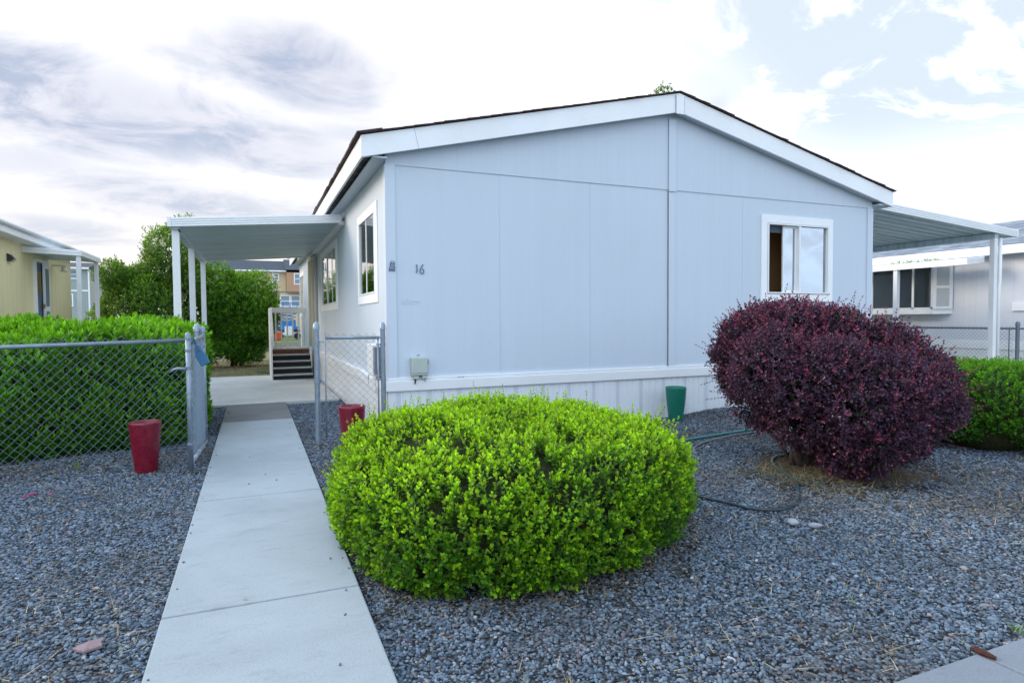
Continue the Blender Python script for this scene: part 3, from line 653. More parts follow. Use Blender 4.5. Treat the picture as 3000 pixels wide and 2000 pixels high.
# house number 16 (bevel-edged numerals)
def stroke(mb, pts, y, d=0.010):
    # pts: (x, z, halfwidth) -> flat ribbon with thickness
    n = len(pts); L_ = []; R_ = []
    for k, (x, z, w) in enumerate(pts):
        a = pts[max(k-1, 0)]; b = pts[min(k+1, n-1)]; dx, dz = b[0]-a[0], b[1]-a[1]; l = math.hypot(dx, dz) or 1
        L_.append((x-dz/l*w, z+dx/l*w)); R_.append((x+dz/l*w, z-dx/l*w))
    for k in range(n-1):
        mb.prism([(L_[k][0], y, L_[k][1]), (L_[k+1][0], y, L_[k+1][1]), (R_[k+1][0], y, R_[k+1][1]), (R_[k][0], y, R_[k][1])], (0, d, 0))
mat('number_metal', (0.13, 0.17, 0.25), 0.35, metal=0.4)
nb_ = MB(); yn = YG-0.014
stroke(nb_, [(1.890, 2.183, 0.004), (1.902, 2.190, 0.008), (1.905, 2.17, 0.0065), (1.906, 2.14, 0.006), (1.905, 2.11, 0.007), (1.903, 2.100, 0.009), (1.893, 2.090, 0.004)], yn)
nb_.build('house_number', 'number_metal', home)['label'] = 'dark metal numeral 1'
nb_ = MB(); c0 = (1.966, 2.112)
pts6 = [(1.986, 2.198, 0.004), (1.976, 2.183, 0.007), (1.960, 2.160, 0.006), (1.948, 2.135, 0.0055), (1.944, 2.112, 0.006), (1.950, 2.090, 0.006), (1.966, 2.080, 0.005), (1.984, 2.086, 0.007), (1.993, 2.106, 0.007), (1.988, 2.128, 0.006), (1.972, 2.142, 0.004)]
stroke(nb_, pts6, yn); nb_.build('house_number', 'number_metal', home)['label'] = 'dark metal numeral 6'
# faint outline left by a removed sign
gh = MB(); yy = YG-0.003
for a in ([(1.712, 1.700), (1.928, 1.700)], [(1.928, 1.700), (1.928, 1.736)], [(1.712, 1.724), (1.84, 1.728)], [(1.75, 1.748), (1.775, 1.764), (1.79, 1.752), (1.815, 1.750)], [(1.715, 1.742), (1.74, 1.744)], [(1.712, 1.700), (1.712, 1.715)]):
    for p, q in zip(a[:-1], a[1:]): gh.tube([(p[0], yy, p[1]), (q[0], yy, q[1])], 0.0022, 5)
for k in range(7): gh.tube([(1.835+k*0.013, yy, 1.722), (1.842+k*0.013, yy, 1.738), (1.845+k*0.013, yy, 1.726)], 0.0018, 5)
gh.build('old_sign_outline', 'siding_trim', home)
# bracket with hook
bk = MB(); yb = YG-0.030
bk.prism([(1.545, yb, 2.10), (1.628, yb, 2.10), (1.622, yb, 2.135), (1.553, yb, 2.135)], (0, 0.008, 0))
bk.tube([(1.550, yb-0.01, 2.13), (1.566, yb-0.012, 2.165), (1.566, yb-0.02, 2.205), (1.577, yb-0.02, 2.222), (1.602, yb-0.02, 2.222), (1.612, yb-0.02, 2.205), (1.612, yb-0.012, 2.165), (1.622, yb-0.01, 2.135)], 0.006, 8)
bk.tube([(1.562, yb-0.01, 2.165), (1.578, yb-0.02, 2.152), (1.600, yb-0.02, 2.152), (1.616, yb-0.01, 2.165)], 0.005, 8)
bk.lathe([(0.001, 0), (0.013, 0), (0.013, 0.02), (0.001, 0.02)], (1.589, yb-0.015, 2.182), 12)
bk.build('wall_bracket', 'number_metal', home)
# phone utility box
ub = MB().box(1.802, 2.012, YG-0.095, YG-0.001, 0.80, 1.03).build('utility_box', 'utility_grey', home, bevel=0.014)
MB().box(1.825, 1.895, YG-0.085, YG-0.005, 0.757, 0.799).build('conduit_cover', 'utility_grey', ub, bevel=0.006)
MB().box(1.938, 2.005, YG-0.085, YG-0.005, 0.757, 0.799).build('conduit_cover', 'utility_grey', ub, bevel=0.006)
MB().box(1.808, 2.006, YG-0.099, YG-0.0955, 0.832, 0.836).build('lid_seam', 'hose_grey', ub)
MB().tube([(1.855, YG-0.04, 0.76), (1.855, YG-0.05, 0.72), (1.85, YG-0.06, 0.70)], 0.010, 8).build('cable', 'black', ub)
MB().tube([(1.975, YG-0.04, 0.76), (1.985, YG-0.05, 0.715)], 0.004, 6).build('cable', 'hose_grey', ub)
MB().tube([(1.89, YG-0.012, 1.045), (1.90, YG-0.014, 1.06), (1.915, YG-0.014, 1.06), (1.925, YG-0.012, 1.045)], 0.005, 6).build('bracket', 'galvanised', ub)
MB().tube([(2.013, YG-0.05, 0.93), (2.03, YG-0.045, 0.95), (2.028, YG-0.03, 0.99)], 0.006, 6).build('latch', 'galvanised', ub)
mb_ = MB().box(X0-0.11, X0-0.001, 8.06, 8.48, 0.76, 1.18).build('meter_box', 'white_metal', home, bevel=0.008)
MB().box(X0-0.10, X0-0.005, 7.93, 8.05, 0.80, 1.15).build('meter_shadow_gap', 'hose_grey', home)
for (x, z) in ((2.12, 0.98), (2.123, 0.90)): MB().box(x-0.006, x+0.006, YG-0.004, YG-0.001, z-0.03, z+0.03).build('paint_chip', 'siding_trim', home)
for x in (2.42, 2.47): MB().box(x, x+0.035, YG-0.032, YG-0.029, ZB+0.006, ZB+0.012).build('cap_chip', 'hose_grey', home)

# ---------------------------------------------------------------- porch awning on the left
AX0, AY0, AY1 = -1.23, 11.25, 17.7
aw = empty('porch_awning', (0.12, AY0, 0), 'white metal porch awning on slim ribbed posts, over the concrete slab', 'awning')
def az_(x): return 3.166 + (x-AX0)*(3.37-3.166)/(1.47-AX0)
def ribbed_fascia(p0, p1, z0, z1, out, h, parent, nr=4, name='fascia'):
    mb = MB(); P0, P1 = Vector((*p0, z0)), Vector((*p1, z1)); o = Vector(out)
    prof = []
    for k in range(nr):
        a, b = h*k/nr, h*(k+1)/nr; prof += [(0.0, a), (0.0, a+0.006), (0.012, a+0.012), (0.012, b-0.002)]
    prof += [(0.0, h)]
    pts0 = [P0+o*q-Vector((0, 0, r)) for q, r in prof]; pts1 = [P1+o*q-Vector((0, 0, r)) for q, r in prof]
    for k in range(len(prof)-1): mb.poly([pts0[k], pts1[k], pts1[k+1], pts0[k+1]])
    back0 = [P0-o*0.03, P0-o*0.03-Vector((0, 0, h))]; back1 = [P1-o*0.03, P1-o*0.03-Vector((0, 0, h))]
    mb.poly([back0[0], back1[0], back1[1], back0[1]]); mb.poly([pts0[-1], pts1[-1], back1[1], back0[1]]); mb.poly([pts0[0], pts1[0], back1[0], back0[0]])
    mb.poly([back0[0], back0[1]]+pts0[::-1]); mb.poly([back1[0], back1[1]]+pts1[::-1])
    return mb.build(name, 'white_metal', parent)
ribbed_fascia((AX0+0.045, AY0), (1.47, AY0), az_(AX0), 3.37, (0, -1, 0), 0.148, aw)
ff = MB(); ff.box(AX0-0.012, AX0+0.043, AY0-0.016, AY0+0.035, az_(AX0)-0.152, az_(AX0)+0.004); ff.build('corner_cap', 'white_metal', aw, bevel=0.003)
ribbed_fascia((AX0, AY0+0.04), (AX0, AY1), 3.166, 3.166, (-1, 0, 0), 0.148, aw)
ribbed_fascia((AX0, AY1), (1.47, AY1), az_(AX0), 3.37, (0, 1, 0), 0.148, aw)
pn = MB(); y = AY0+0.035; pitch = 0.16
while y < AY1-0.05:
    ys = [(y, 0.0), (y+pitch*0.80, 0.0), (y+pitch*0.86, 0.035), (y+pitch*0.95, 0.035), (y+pitch, 0.0)]
    for a, b in zip(ys[:-1], ys[1:]):
        pn.poly([(AX0+0.02, a[0], az_(AX0)-0.11+a[1]), (1.47, a[0], az_(1.47)-0.11+a[1]), (1.47, b[0], az_(1.47)-0.11+b[1]), (AX0+0.02, b[0], az_(AX0)-0.11+b[1])])
    y += pitch
pn.build('roof_panel', 'awning_metal', aw)
MB().poly([(AX0, AY0, az_(AX0)-0.03), (1.49, AY0, 3.34), (1.49, AY1, 3.34), (AX0, AY1, az_(AX0)-0.03)]).build('roof_top', 'awning_metal', aw)
MB().box(-1.19, -1.09, AY0+0.05, AY1-0.03, 2.985, 3.06).build('beam', 'awning_metal', aw, bevel=0.004)
MB().box(1.42, 1.52, AY0+0.03, AY1, 3.19, 3.26).build('ledger', 'white_metal', aw, bevel=0.004)
def ribbed_post(x, y, w, d, z0, z1, parent, name='post', mt='white_metal'):
    n = 5; out = []
    def side(a, b, fixed, axis, sign):
        r = []
        for k in range(n):
            s0 = a+(b-a)*k/n; s1 = a+(b-a)*(k+1)/n; e = (s1-s0)*0.12
            for u, dd in ((s0+e, 0.0), (s1-e, 0.0), (s1-e, 0.005), (s1+e, 0.005)):
                r.append((u, fixed-sign*dd) if axis == 'x' else (fixed-sign*dd, u))
        return r[:-2]
    o = side(x-w/2, x+w/2, y-d/2, 'x', -1) + side(y-d/2, y+d/2, x+w/2, 'y', 1) + side(x+w/2, x-w/2, y+d/2, 'x', 1) + side(y+d/2, y-d/2, x-w/2, 'y', -1)
    return MB().prism([(p[0], p[1], z0) for p in o], (0, 0, z1-z0)).build(name, mt, parent)
for yy_ in (11.40, 14.15, 17.25): ribbed_post(-1.14, yy_, 0.108, 0.075, 0.0, 2.985, aw)
MB().tube([(-1.09, 11.32, 2.985), (-1.075, 11.31, 2.965), (-1.075, 11.31, 2.94)], 0.014, 8).build('drain_spout', 'black', aw)

# ---------------------------------------------------------------- entry steps
st = empty('entry_steps', (0.9, 17.2, 0), 'white painted wooden porch steps with dark open risers and slatted railing', 'steps')
sx0, sx1 = 0.43, 1.375; H_ = [0.155, 0.31, 0.465, 0.62, 0.77]; ysx = [16.40+0.25*k for k in range(5)]
for k in range(5):
    y0 = ysx[k]; z = H_[k]
    if k < 4: MB().box(sx0, sx1, y0-0.02, y0+0.25, z-0.035, z).build('tread', 'nosing', st, bevel=0.004)
    zb = 0.028 if k == 0 else H_[k-1]+0.001
    MB().box(sx0+0.002, sx1-0.002, y0+0.005, y0+0.02, zb, z-0.037).build('riser', 'brown_wood' if k == 4 else 'near_black', st)  # near-black colour stands in for shade in the open risers; top one wood
MB().box(sx0, sx1, ysx[4]-0.02, 18.45, 0.735, 0.77).build('deck', 'nosing', st, bevel=0.004)
MB().box(sx0+0.01, sx1-0.01, 17.45, 18.4, 0.03, 0.73).build('deck_base', 'near_black', st)
MB().prism([(0.385, 16.37, 0.027), (0.385, 18.50, 0.027), (0.385, 18.50, 1.84), (0.385, 17.75, 1.84), (0.385, 16.46, 1.12)], (0.035, 0, 0)).build('side_panel', 'old_white', st)
MB().prism([(0.421, 16.42, 1.07), (0.421, 17.78, 1.80), (0.421, 17.78, 1.86), (0.421, 16.42, 1.13)], (0.035, 0, 0)).build('handrail', 'old_white', st)
MB().box(0.421, 0.456, 16.42, 16.50, 0.86, 1.07).build('newel', 'old_white', st)
MB().box(0.421, 1.40, 18.30, 18.335, 1.715, 1.86).build('rail', 'old_white', st, bevel=0.003)
for k in range(6): MB().box(0.545+k*0.15, 0.585+k*0.15, 18.336, 18.372, 0.771, 1.80).build('baluster', 'old_white', st, bevel=0.002)

# ---------------------------------------------------------------- chain link fences
def mesh_panel(p0, p1, z0, z1, parent, mt='galvanised_wire', w=0.086, h=0.09, r=0.0024, name='wire_mesh'):
    mb = MB(); P0 = Vector((*p0, 0)); P1 = Vector((*p1, 0)); d = (P1-P0); Ln = d.length; d.normalize(); nrm = Vector((-d.y, d.x, 0))
    n = int(Ln/(w/2)); w2 = Ln/n
    for i in range(n):
        xc = (i+0.5)*w2; pts = []; k = 0; z = z1; sgn = 1 if i % 2 else -1
        while z > z0:
            a = sgn*(1 if k % 2 else -1)
            pos = P0 + d*(xc+a*w2*0.52); pts.append((pos.x+nrm.x*0.002*a, pos.y+nrm.y*0.002*a, z + (random.uniform(-.002, .002)))); z -= h/2; k += 1
        if len(pts) > 1: mb.tube(pts, r, 4, caps=False)
    return mb.build(name, mt, parent)
def tube_part(name, pts, r, parent, mt='galvanised', n=12): return MB().tube(pts, r, n).build(name, mt, parent, smooth=True)
def post_part(x, y, z1, r, parent, mt='galvanised', z0=0.0):
    po = MB().tube([(x, y, z0), (x, y, z1-0.06)], r, 16, caps=False).build('post', mt, parent, smooth=True)
    MB().lathe([(r*1.18, -0.065), (r*1.18, -0.02), (r*1.1, -0.018), (r*1.05, 0.0), (r*0.75, 0.018), (r*0.35, 0.028), (0.001, 0.030)], (x, y, z1-0.03), 16).build('post_cap', mt, po, smooth=True)
    return po
def band_part(x, y, z, r, parent, d=(1, 0), mt='galvanised'):
    b = MB().lathe([(r, -0.012), (r*1.16, -0.012), (r*1.16, 0.012), (r, 0.012)], (x, y, z), 16); b.box(min(x, x+d[0]*(r+0.05)), max(x, x+d[0]*(r+0.05))+0.004, min(y, y+d[1]*(r+0.05))-0.006, max(y, y+d[1]*(r+0.05))+0.006, z-0.01, z+0.01)
    return b.build('tension_band', mt, parent, smooth=False)
fl = empty('chain_link_fence', (-2.6, 7.4, 0), 'galvanised chain-link fence in front of the tall glossy hedge', 'fence')
A, B = (-0.60, 7.93), (-5.2, 6.55)
post_part(A[0], A[1], 1.475, 0.036, fl)
post_part(B[0], B[1], 1.40, 0.03, fl)
tube_part('top_rail', [(A[0]-0.03, A[1], 1.285), (-2.35, 7.40, 1.258), (B[0], B[1], 1.23)], 0.021, fl)
mesh_panel((A[0]-0.07, A[1]-0.02), (-2.9, 7.24), 0.03, 1.325, fl)
mesh_panel((-2.9, 7.24), B, 0.03, 1.325, fl)
tube_part('tension_wire', [(A[0]-0.05, A[1], 0.10), (B[0], B[1], 0.08)], 0.0025, fl, n=5)
for z in (0.3, 0.75, 1.2): band_part(A[0], A[1], z, 0.036, fl, (-1, 0))
# open gate
gt = empty('chain_link_gate', (-0.58, 7.2, 0), 'open chain-link gate swung toward the street along the concrete path', 'gate')
gx0, gy0, gx1, gy1 = -0.595, 6.76, -0.535, 7.88
MB().tube([(gx0, gy0, 0.03), (gx0, gy0, 1.36)], 0.024, 14).build('gate_post', 'galvanised', gt, smooth=True)
MB().lathe([(0.027, -0.05), (0.027, 0.0), (0.018, 0.014), (0.001, 0.02)], (gx0, gy0, 1.375), 14).build('post_cap', 'galvanised', gt, smooth=True)
MB().tube([(gx1, gy1, 0.06), (gx1, gy1, 1.40)], 0.020, 14).build('gate_post', 'galvanised', gt, smooth=True)
MB().lathe([(0.023, -0.05), (0.023, 0.0), (0.016, 0.014), (0.001, 0.02)], (gx1, gy1, 1.425), 14).build('post_cap', 'galvanised', gt, smooth=True)
tube_part('top_rail', [(gx0, gy0, 1.30), (gx1, gy1, 1.33)], 0.019, gt)
tube_part('bottom_rail', [(gx0, gy0, 0.10), (gx1, gy1, 0.12)], 0.022, gt)
mesh_panel((gx0+0.01, gy0+0.04), (gx1, gy1-0.03), 0.11, 1.32, gt)
for z in (0.30, 0.80, 1.05, 1.22): MB().lathe([(0.024, -0.01), (0.030, -0.01), (0.030, 0.01), (0.024, 0.01)], (gx0, gy0, z), 14).build('tension_band', 'galvanised', gt)
for z in (0.30, 0.80, 1.22): MB().lathe([(0.020, -0.01), (0.027, -0.01), (0.027, 0.01), (0.020, 0.01)], (gx1, gy1, z), 14).build('tension_band', 'galvanised', gt)
for yy_ in (7.0, 7.3, 7.6):
    tt = (yy_-gy0)/(gy1-gy0); MB().tube([(gx0+(gx1-gx0)*tt+0.02*math.cos(a), yy_+0.006*math.sin(2*a), 0.11+0.024*math.sin(a)) for a in np.linspace(0, 6.3, 12)], 0.003, 5, caps=False).build('wire_tie', 'white_metal', gt)
lt = MB(); lt.tube([(gx0-0.02, gy0-0.02, 1.04), (gx0-0.09, gy0-0.03, 1.045), (gx0-0.13, gy0-0.02, 1.035), (gx0-0.16, gy0-0.02, 1.01)], [0.014, 0.013, 0.012, 0.009], 8); lt.build('latch', 'galvanised', gt, smooth=True)
# lockbox hanging from the gate's top rail
lk = empty('realtor_lockbox', (-0.565, 7.05, 1.1), 'blue plastic lockbox tag hanging from the gate rail', 'lockbox')
bb = MB(); yk = 6.86
bb.prism([(-0.548, yk, 1.265), (-0.520, yk, 1.265), (-0.455, yk, 1.165), (-0.418, yk, 1.085), (-0.492, yk, 1.045), (-0.545, yk, 1.15)], (0.01, 0.045, 0))
bb.build('body', 'lockbox_blue', lk, bevel=0.006)
MB().tube([(-0.535, yk+0.02, 1.25), (-0.552, yk+0.03, 1.30), (-0.580, yk+0.02, 1.335), (-0.56, yk+0.06, 1.33), (-0.528, yk+0.04, 1.255)], 0.007, 8).build('shackle', 'lockbox_blue', lk, smooth=True)
MB().tube([(-0.512, yk-0.001, 1.205), (-0.512, yk-0.006, 1.205)], 0.009, 10).build('button', 'pot_red', lk)
# short panel between latch post and the home
fs = empty('chain_link_fence', (1.07, 7.74, 0), 'short chain-link panel between the walkway and the corner of the home', 'fence')
post_part(0.694, 7.74, 1.485, 0.033, fs); post_part(1.462, 7.60, 1.475, 0.030, fs)
tube_part('top_rail', [(0.80, 7.72, 1.29), (1.42, 7.61, 1.285)], 0.019, fs)
mesh_panel((0.79, 7.72), (1.40, 7.62), 0.06, 1.335, fs)
tube_part('tension_bar', [(0.79, 7.72, 0.08), (0.79, 7.72, 1.36)], 0.008, fs, n=8); tube_part('tension_bar', [(1.405, 7.615, 0.08), (1.405, 7.615, 1.28)], 0.009, fs, n=8)
for z in (0.25, 0.75, 1.24): band_part(0.694, 7.74, z, 0.033, fs, (1, 0))
for z in (0.77, 1.20, 1.285): band_part(1.462, 7.60, z, 0.030, fs, (-1, 0))
# dark fence beside the right neighbour
fr_ = empty('chain_link_fence', (15.2, 11, 0), 'dark chain-link fence in front of the right-hand grey neighbour home', 'fence')
post_part(15.2, 8.02, 1.375, 0.038, fr_, 'dark_wire'); post_part(15.2, 13.0, 1.375, 0.03, fr_, 'dark_wire'); post_part(15.2, 5.0, 1.375, 0.03, fr_, 'dark_wire')
tube_part('top_rail', [(15.2, 5.0, 1.22), (15.2, 18.0, 1.22)], 0.022, fr_, 'dark_wire')
mesh_panel((15.2, 18.0), (15.2, 8.1), 0.05, 1.27, fr_, 'dark_wire', r=0.0026); mesh_panel((15.2, 7.9), (15.2, 5.0), 0.05, 1.27, fr_, 'dark_wire', r=0.0026)
tube_part('tension_bar', [(15.2, 8.18, 0.08), (15.2, 8.18, 1.25)], 0.012, fr_, 'dark_wire', 8); tube_part('tension_bar', [(15.2, 7.86, 0.08), (15.2, 7.86, 1.25)], 0.012, fr_, 'dark_wire', 8)

# ---------------------------------------------------------------- pots
def pot(x, y, z, ht, rt, rb, mt, label, name='garden_pot'):
    p = MB(); th = 0.018
    prof = [(0.001, 0.0), (rb, 0.0), (rb*1.03, 0.02), (rb+(rt-rb)*0.35, ht*0.3), (rb+(rt-rb)*0.75, ht*0.65), (rt*0.985, ht*0.92), (rt*1.0, ht*0.97), (rt*1.0, ht), (rt-th*0.4, ht+0.006), (rt-th, ht), (rt-th*1.2, ht*0.9), (rb+0.0, ht*0.4), (0.001, ht*0.38)]
    p.lathe(prof, (x, y, z), 40); o = p.build(name, mt, None, smooth=True, origin=(x, y, z)); MB().lathe([(0.001, ht*0.80), (rt*0.55, ht*0.805), (rt-th*1.15, ht*0.795)], (x, y, z), 24).build('potting_soil', 'soil', o); tag(o, label, 'pot', 'glazed garden pots'); return o
pot(-1.02, 7.05, 0.0, 0.50, 0.143, 0.098, 'pot_red', 'tall burgundy glazed pot in front of the fence beside the hedge')
pot(0.985, 6.95, 0.0, 0.55, 0.145, 0.10, 'pot_red', 'burgundy glazed pot half hidden behind the bright green shrub')
pot(5.64, 7.30, 0.01, 0.485, 0.15, 0.10, 'pot_green', 'tall dark green pot standing against the white skirting')

# ---------------------------------------------------------------- hoses
def hose(pts, r, mt, label, z=0.012):
    # smooth by Catmull-Rom
    P = [Vector((x, y, z+heights(x, y))) for x, y in pts]; out = []
    for i in range(len(P)-1):
        p0, p1, p2, p3 = P[max(i-1, 0)], P[i], P[i+1], P[min(i+2, len(P)-1)]
        for k in range(6):
            t_ = k/6; out.append(0.5*((2*p1)+(p2-p0)*t_+(2*p0-5*p1+4*p2-p3)*t_**2+(3*p1-p0-3*p2+p3)*t_**3))
    out.append(P[-1]); o = MB().tube(out, r, 10).build('garden_hose', mt, None, smooth=True); return tag(o, label, 'hose', 'garden hoses on the gravel')
hose([(3.0, 4.75), (3.2, 4.5), (3.334, 4.305), (3.375, 4.138), (3.416, 4.003), (3.479, 3.851), (3.533, 3.674), (3.615, 3.587), (3.742, 3.546), (3.925, 3.604), (4.083, 3.692), (4.34, 3.924), (4.503, 4.119), (4.621, 4.324), (4.736, 4.555), (4.859, 4.728), (5.001, 4.866), (5.122, 4.938), (5.255, 4.965), (5.5, 5.1)], 0.0125, 'hose_black', 'black garden hose curling over the gravel beneath the purple bush', 0.021)
hose([(4.1, 6.1), (4.6, 6.053), (4.74, 6.044), (4.958, 6.084), (5.239, 6.159), (5.55, 6.211), (5.786, 6.216), (6.141, 6.249), (6.501, 6.287), (6.909, 6.386), (7.3, 6.2), (7.2, 5.9), (6.8, 5.8), (6.3, 5.8)], 0.0165, 'hose_teal', 'teal garden hose lying behind the purple bush', 0.022)
hose([(4.45, 5.4), (4.606, 5.636), (4.826, 5.788), (5.134, 5.946), (5.407, 6.051), (5.723, 6.119), (6.1, 6.1)], 0.010, 'hose_grey', 'thin grey garden hose looping below the teal hose', 0.019)

# ---------------------------------------------------------------- small ground items
def rock(name, x, y, z, sc, mt, label, cat, seed, rz=0):
    me_ = make_stone(seed); me_.materials.clear(); me_.materials.append(M[mt]); o = bpy.data.objects.new(name, me_); COL.objects.link(o)
    o.location = (x, y, z); o.scale = sc; o.rotation_euler = (0.1, 0.1, rz); return tag(o, label, cat)
mat('white_rock', (0.32, 0.34, 0.38), 0.8, var=0.3, vscale=4, bump=0.5, bscale=6)
tag(rock('rock', 3.575, 3.275, 0.02, (0.055, 0.06, 0.05), 'white_rock', 'larger of two whitish rocks on the gravel near the black hose', 'rock', 11, 0.5), group='whitish rocks')
tag(rock('rock', 3.66, 3.17, 0.015, (0.05, 0.035, 0.04), 'white_rock', 'smaller of two whitish rocks on the gravel near the black hose', 'rock', 12, 2.2), group='whitish rocks')
fk_ = MB(); fk_.prism([(-0.79, 3.30, 0.012), (-0.735, 3.245, 0.012), (-0.665, 3.265, 0.016), (-0.68, 3.31, 0.016), (-0.665, 3.335, 0.02), (-0.73, 3.325, 0.022)], (0, 0, 0.014))
tag(fk_.build('stone_flake', 'pink_rock', bevel=0.003), 'flat pinkish stone chip on the gravel left of the path', 'rock')
tag(MB().tube([(-1.842, 6.385, 0.018), (-1.80, 6.44, 0.022), (-1.765, 6.50, 0.018)], 0.006, 6).build('plastic_strip', 'pink_plastic'), 'thin magenta plastic strip lying on the gravel', 'litter')
tag(MB().tube([(-1.665, 6.44, 0.018), (-1.638, 6.428, 0.018)], 0.006, 6).build('plastic_scrap', 'pink_plastic'), 'tiny magenta scrap beside the longer magenta strip', 'litter')
tag(MB().tube([(-1.45, 6.12, 0.016), (-1.38, 6.15, 0.02), (-1.285, 6.167, 0.016)], [0.004, 0.007, 0.005], 6).build('twine', 'blue_twine'), 'faded blue twine lying on the gravel', 'twine')
ch = MB(); ch.tube([(2.888, 1.675, 0.035), (2.888, 1.65, 0.040), (2.896, 1.62, 0.038), (2.902, 1.585, 0.034)], [0.010, 0.014, 0.014, 0.009], 8)
o = ch.build('bark_chip', 'chip_wood'); tag(o, 'dark brown strip of bark on the sidewalk edge', 'bark')

# ---------------------------------------------------------------- foliage
def leaf_arrays(base, ax, nrm, Ln, Wd, col, fold=0.35, shape=(0.32, 0.34, 0.72, 0.5)):
    """six-point folded leaves: base, three pairs; returns verts, quads, tint"""
    n = len(base); ax = ax/np.linalg.norm(ax, axis=1, keepdims=True)
    side = np.cross(nrm, ax); side /= np.linalg.norm(side, axis=1, keepdims=True)+1e-9; up = np.cross(ax, side)
    a1, w1, a2, w2 = shape; L_ = Ln[:, None]; W_ = Wd[:, None]
    v = np.empty((n, 6, 3)); v[:, 0] = base; v[:, 3] = base+ax*L_
    for j, (a, w, s) in enumerate(((a1, w1, 1), (a2, w2, 1))): v[:, 1+j] = base+ax*L_*a+side*W_*w*s+up*W_*w*fold
    for j, (a, w, s) in enumerate(((a2, w2, -1), (a1, w1, -1))): v[:, 4+j] = base+ax*L_*a+side*W_*w*s+up*W_*w*fold
    i = np.arange(n)[:, None]*6
    q = np.concatenate([i+np.array([[0, 1, 2, 3]]), i+np.array([[0, 3, 4, 5]])], 0)
    t = np.repeat(col[:, None, :], 6, 1)
    return v.reshape(-1, 3), q, t.reshape(-1, 3)
def unit(v): return v/(np.linalg.norm(v, axis=1, keepdims=True)+1e-9)
def sprigs(P, D, Lsp, pairs, leafL, leafW, cold, cnew, openang=(35, 75), hue=0.12, tip=True, newpow=1.5, newgain=None, fold=0.35, shape=(0.32, 0.34, 0.72, 0.5), ylw=0.0):
    """P base points, D unit directions; pairs of opposite leaves along every sprig"""
    n = len(P); D = unit(D); ref = np.where(np.abs(D[:, 2:3]) < 0.9, np.array([[0, 0, 1.]]), np.array([[1., 0, 0]]))
    A = unit(np.cross(D, ref)); B = np.cross(D, A); ph = rng.uniform(0, 6.28, n); hv = rng.normal(0, 1, (n, 1))
    isnew = newgain if newgain is not None else np.ones(n)
    V, Q, T = [], [], []; off = 0
    for k in range(pairs):
        f = (k+0.6)/pairs
        for s in (0, 1):
            th = ph+k*1.57+s*math.pi+rng.normal(0, 0.25, n)
            rad = A*np.cos(th)[:, None]+B*np.sin(th)[:, None]
            op = np.radians(openang[1]+(openang[0]-openang[1])*f+rng.normal(0, 10, n))[:, None]
            ax = D*np.cos(op)+rad*np.sin(op); nr = D*np.sin(op)-rad*np.cos(op)
            nr = nr+rng.normal(0, 0.25, (n, 3)); base = P+D*(Lsp*f)[:, None]
            sc = rng.uniform(0.75, 1.15, n)*(1-0.25*f)
            m = (np.clip(f**newpow*isnew+rng.normal(0, 0.10, n), 0, 1))[:, None]
            c = np.array(cold)*(1-m)+np.array(cnew)*m
            c = c*(1+hue*hv)*(1+rng.normal(0, 0.10, (n, 1)))
            if ylw > 0:
                yl = rng.random((n, 1)) < ylw; c = np.where(yl, np.array([[0.34, 0.30, 0.02]]), c)
            v, q, t = leaf_arrays(base, ax, nr, leafL*sc, leafW*sc, np.clip(c, 0.004, 1), fold, shape); V.append(v); Q.append(q+off); T.append(t); off += len(v)
    if tip:
        for s in (0, 1):
            th = ph+s*math.pi; rad = A*np.cos(th)[:, None]+B*np.sin(th)[:, None]; op = np.radians(18+rng.normal(0, 6, n))[:, None]
            m = np.clip(isnew, 0, 1)[:, None]; c = (np.array(cold)*(1-m)+np.array(cnew)*m)*(1+hue*hv)*1.05
            v, q, t = leaf_arrays(P+D*Lsp[:, None], D*np.cos(op)+rad*np.sin(op), D*np.sin(op)-rad*np.cos(op), leafL*0.7*np.ones(n), leafW*0.62*np.ones(n), np.clip(c, 0.004, 1), fold, shape)
            V.append(v); Q.append(q+off); T.append(t); off += len(v)
    return np.concatenate(V), np.concatenate(Q), np.concatenate(T)
def with_stems(vqt, P, D, Lsp, col, w=0.0014):
    V, Q, T = vqt; n = len(P); D = unit(D); A = unit(np.cross(D, np.array([[0.1, 0.2, 1.0]]))); B = np.cross(D, A); v = np.empty((n, 8, 3))
    for j, X in enumerate((A, B)):
        v[:, 4*j] = P-X*w; v[:, 4*j+1] = P+X*w; v[:, 4*j+2] = P+D*Lsp[:, None]+X*w*0.5; v[:, 4*j+3] = P+D*Lsp[:, None]-X*w*0.5
    i = np.arange(n)[:, None]*8; q = np.concatenate([i+np.array([[0, 1, 2, 3]]), i+np.array([[4, 5, 6, 7]])], 0)+len(V)
    return np.concatenate([V, v.reshape(-1, 3)]), np.concatenate([Q, q]), np.concatenate([T, np.tile(np.array([col]), (n*8, 1))])
def join(*sets):
    V, Q, T, o = [], [], [], 0
    for v, q, t in sets: V.append(v); Q.append(q+o); T.append(t); o += len(v)
    return np.concatenate(V), np.concatenate(Q), np.concatenate(T)
def vnoise(p, f, seed=0):
    r = np.random.default_rng(seed); o = np.zeros(len(p))
    for k in range(6):
        d = r.normal(size=3); d /= np.linalg.norm(d); o += np.sin(p @ d*f*(0.7+0.25*k)+r.uniform(0, 6))/(1+0.3*k)
    return o/3
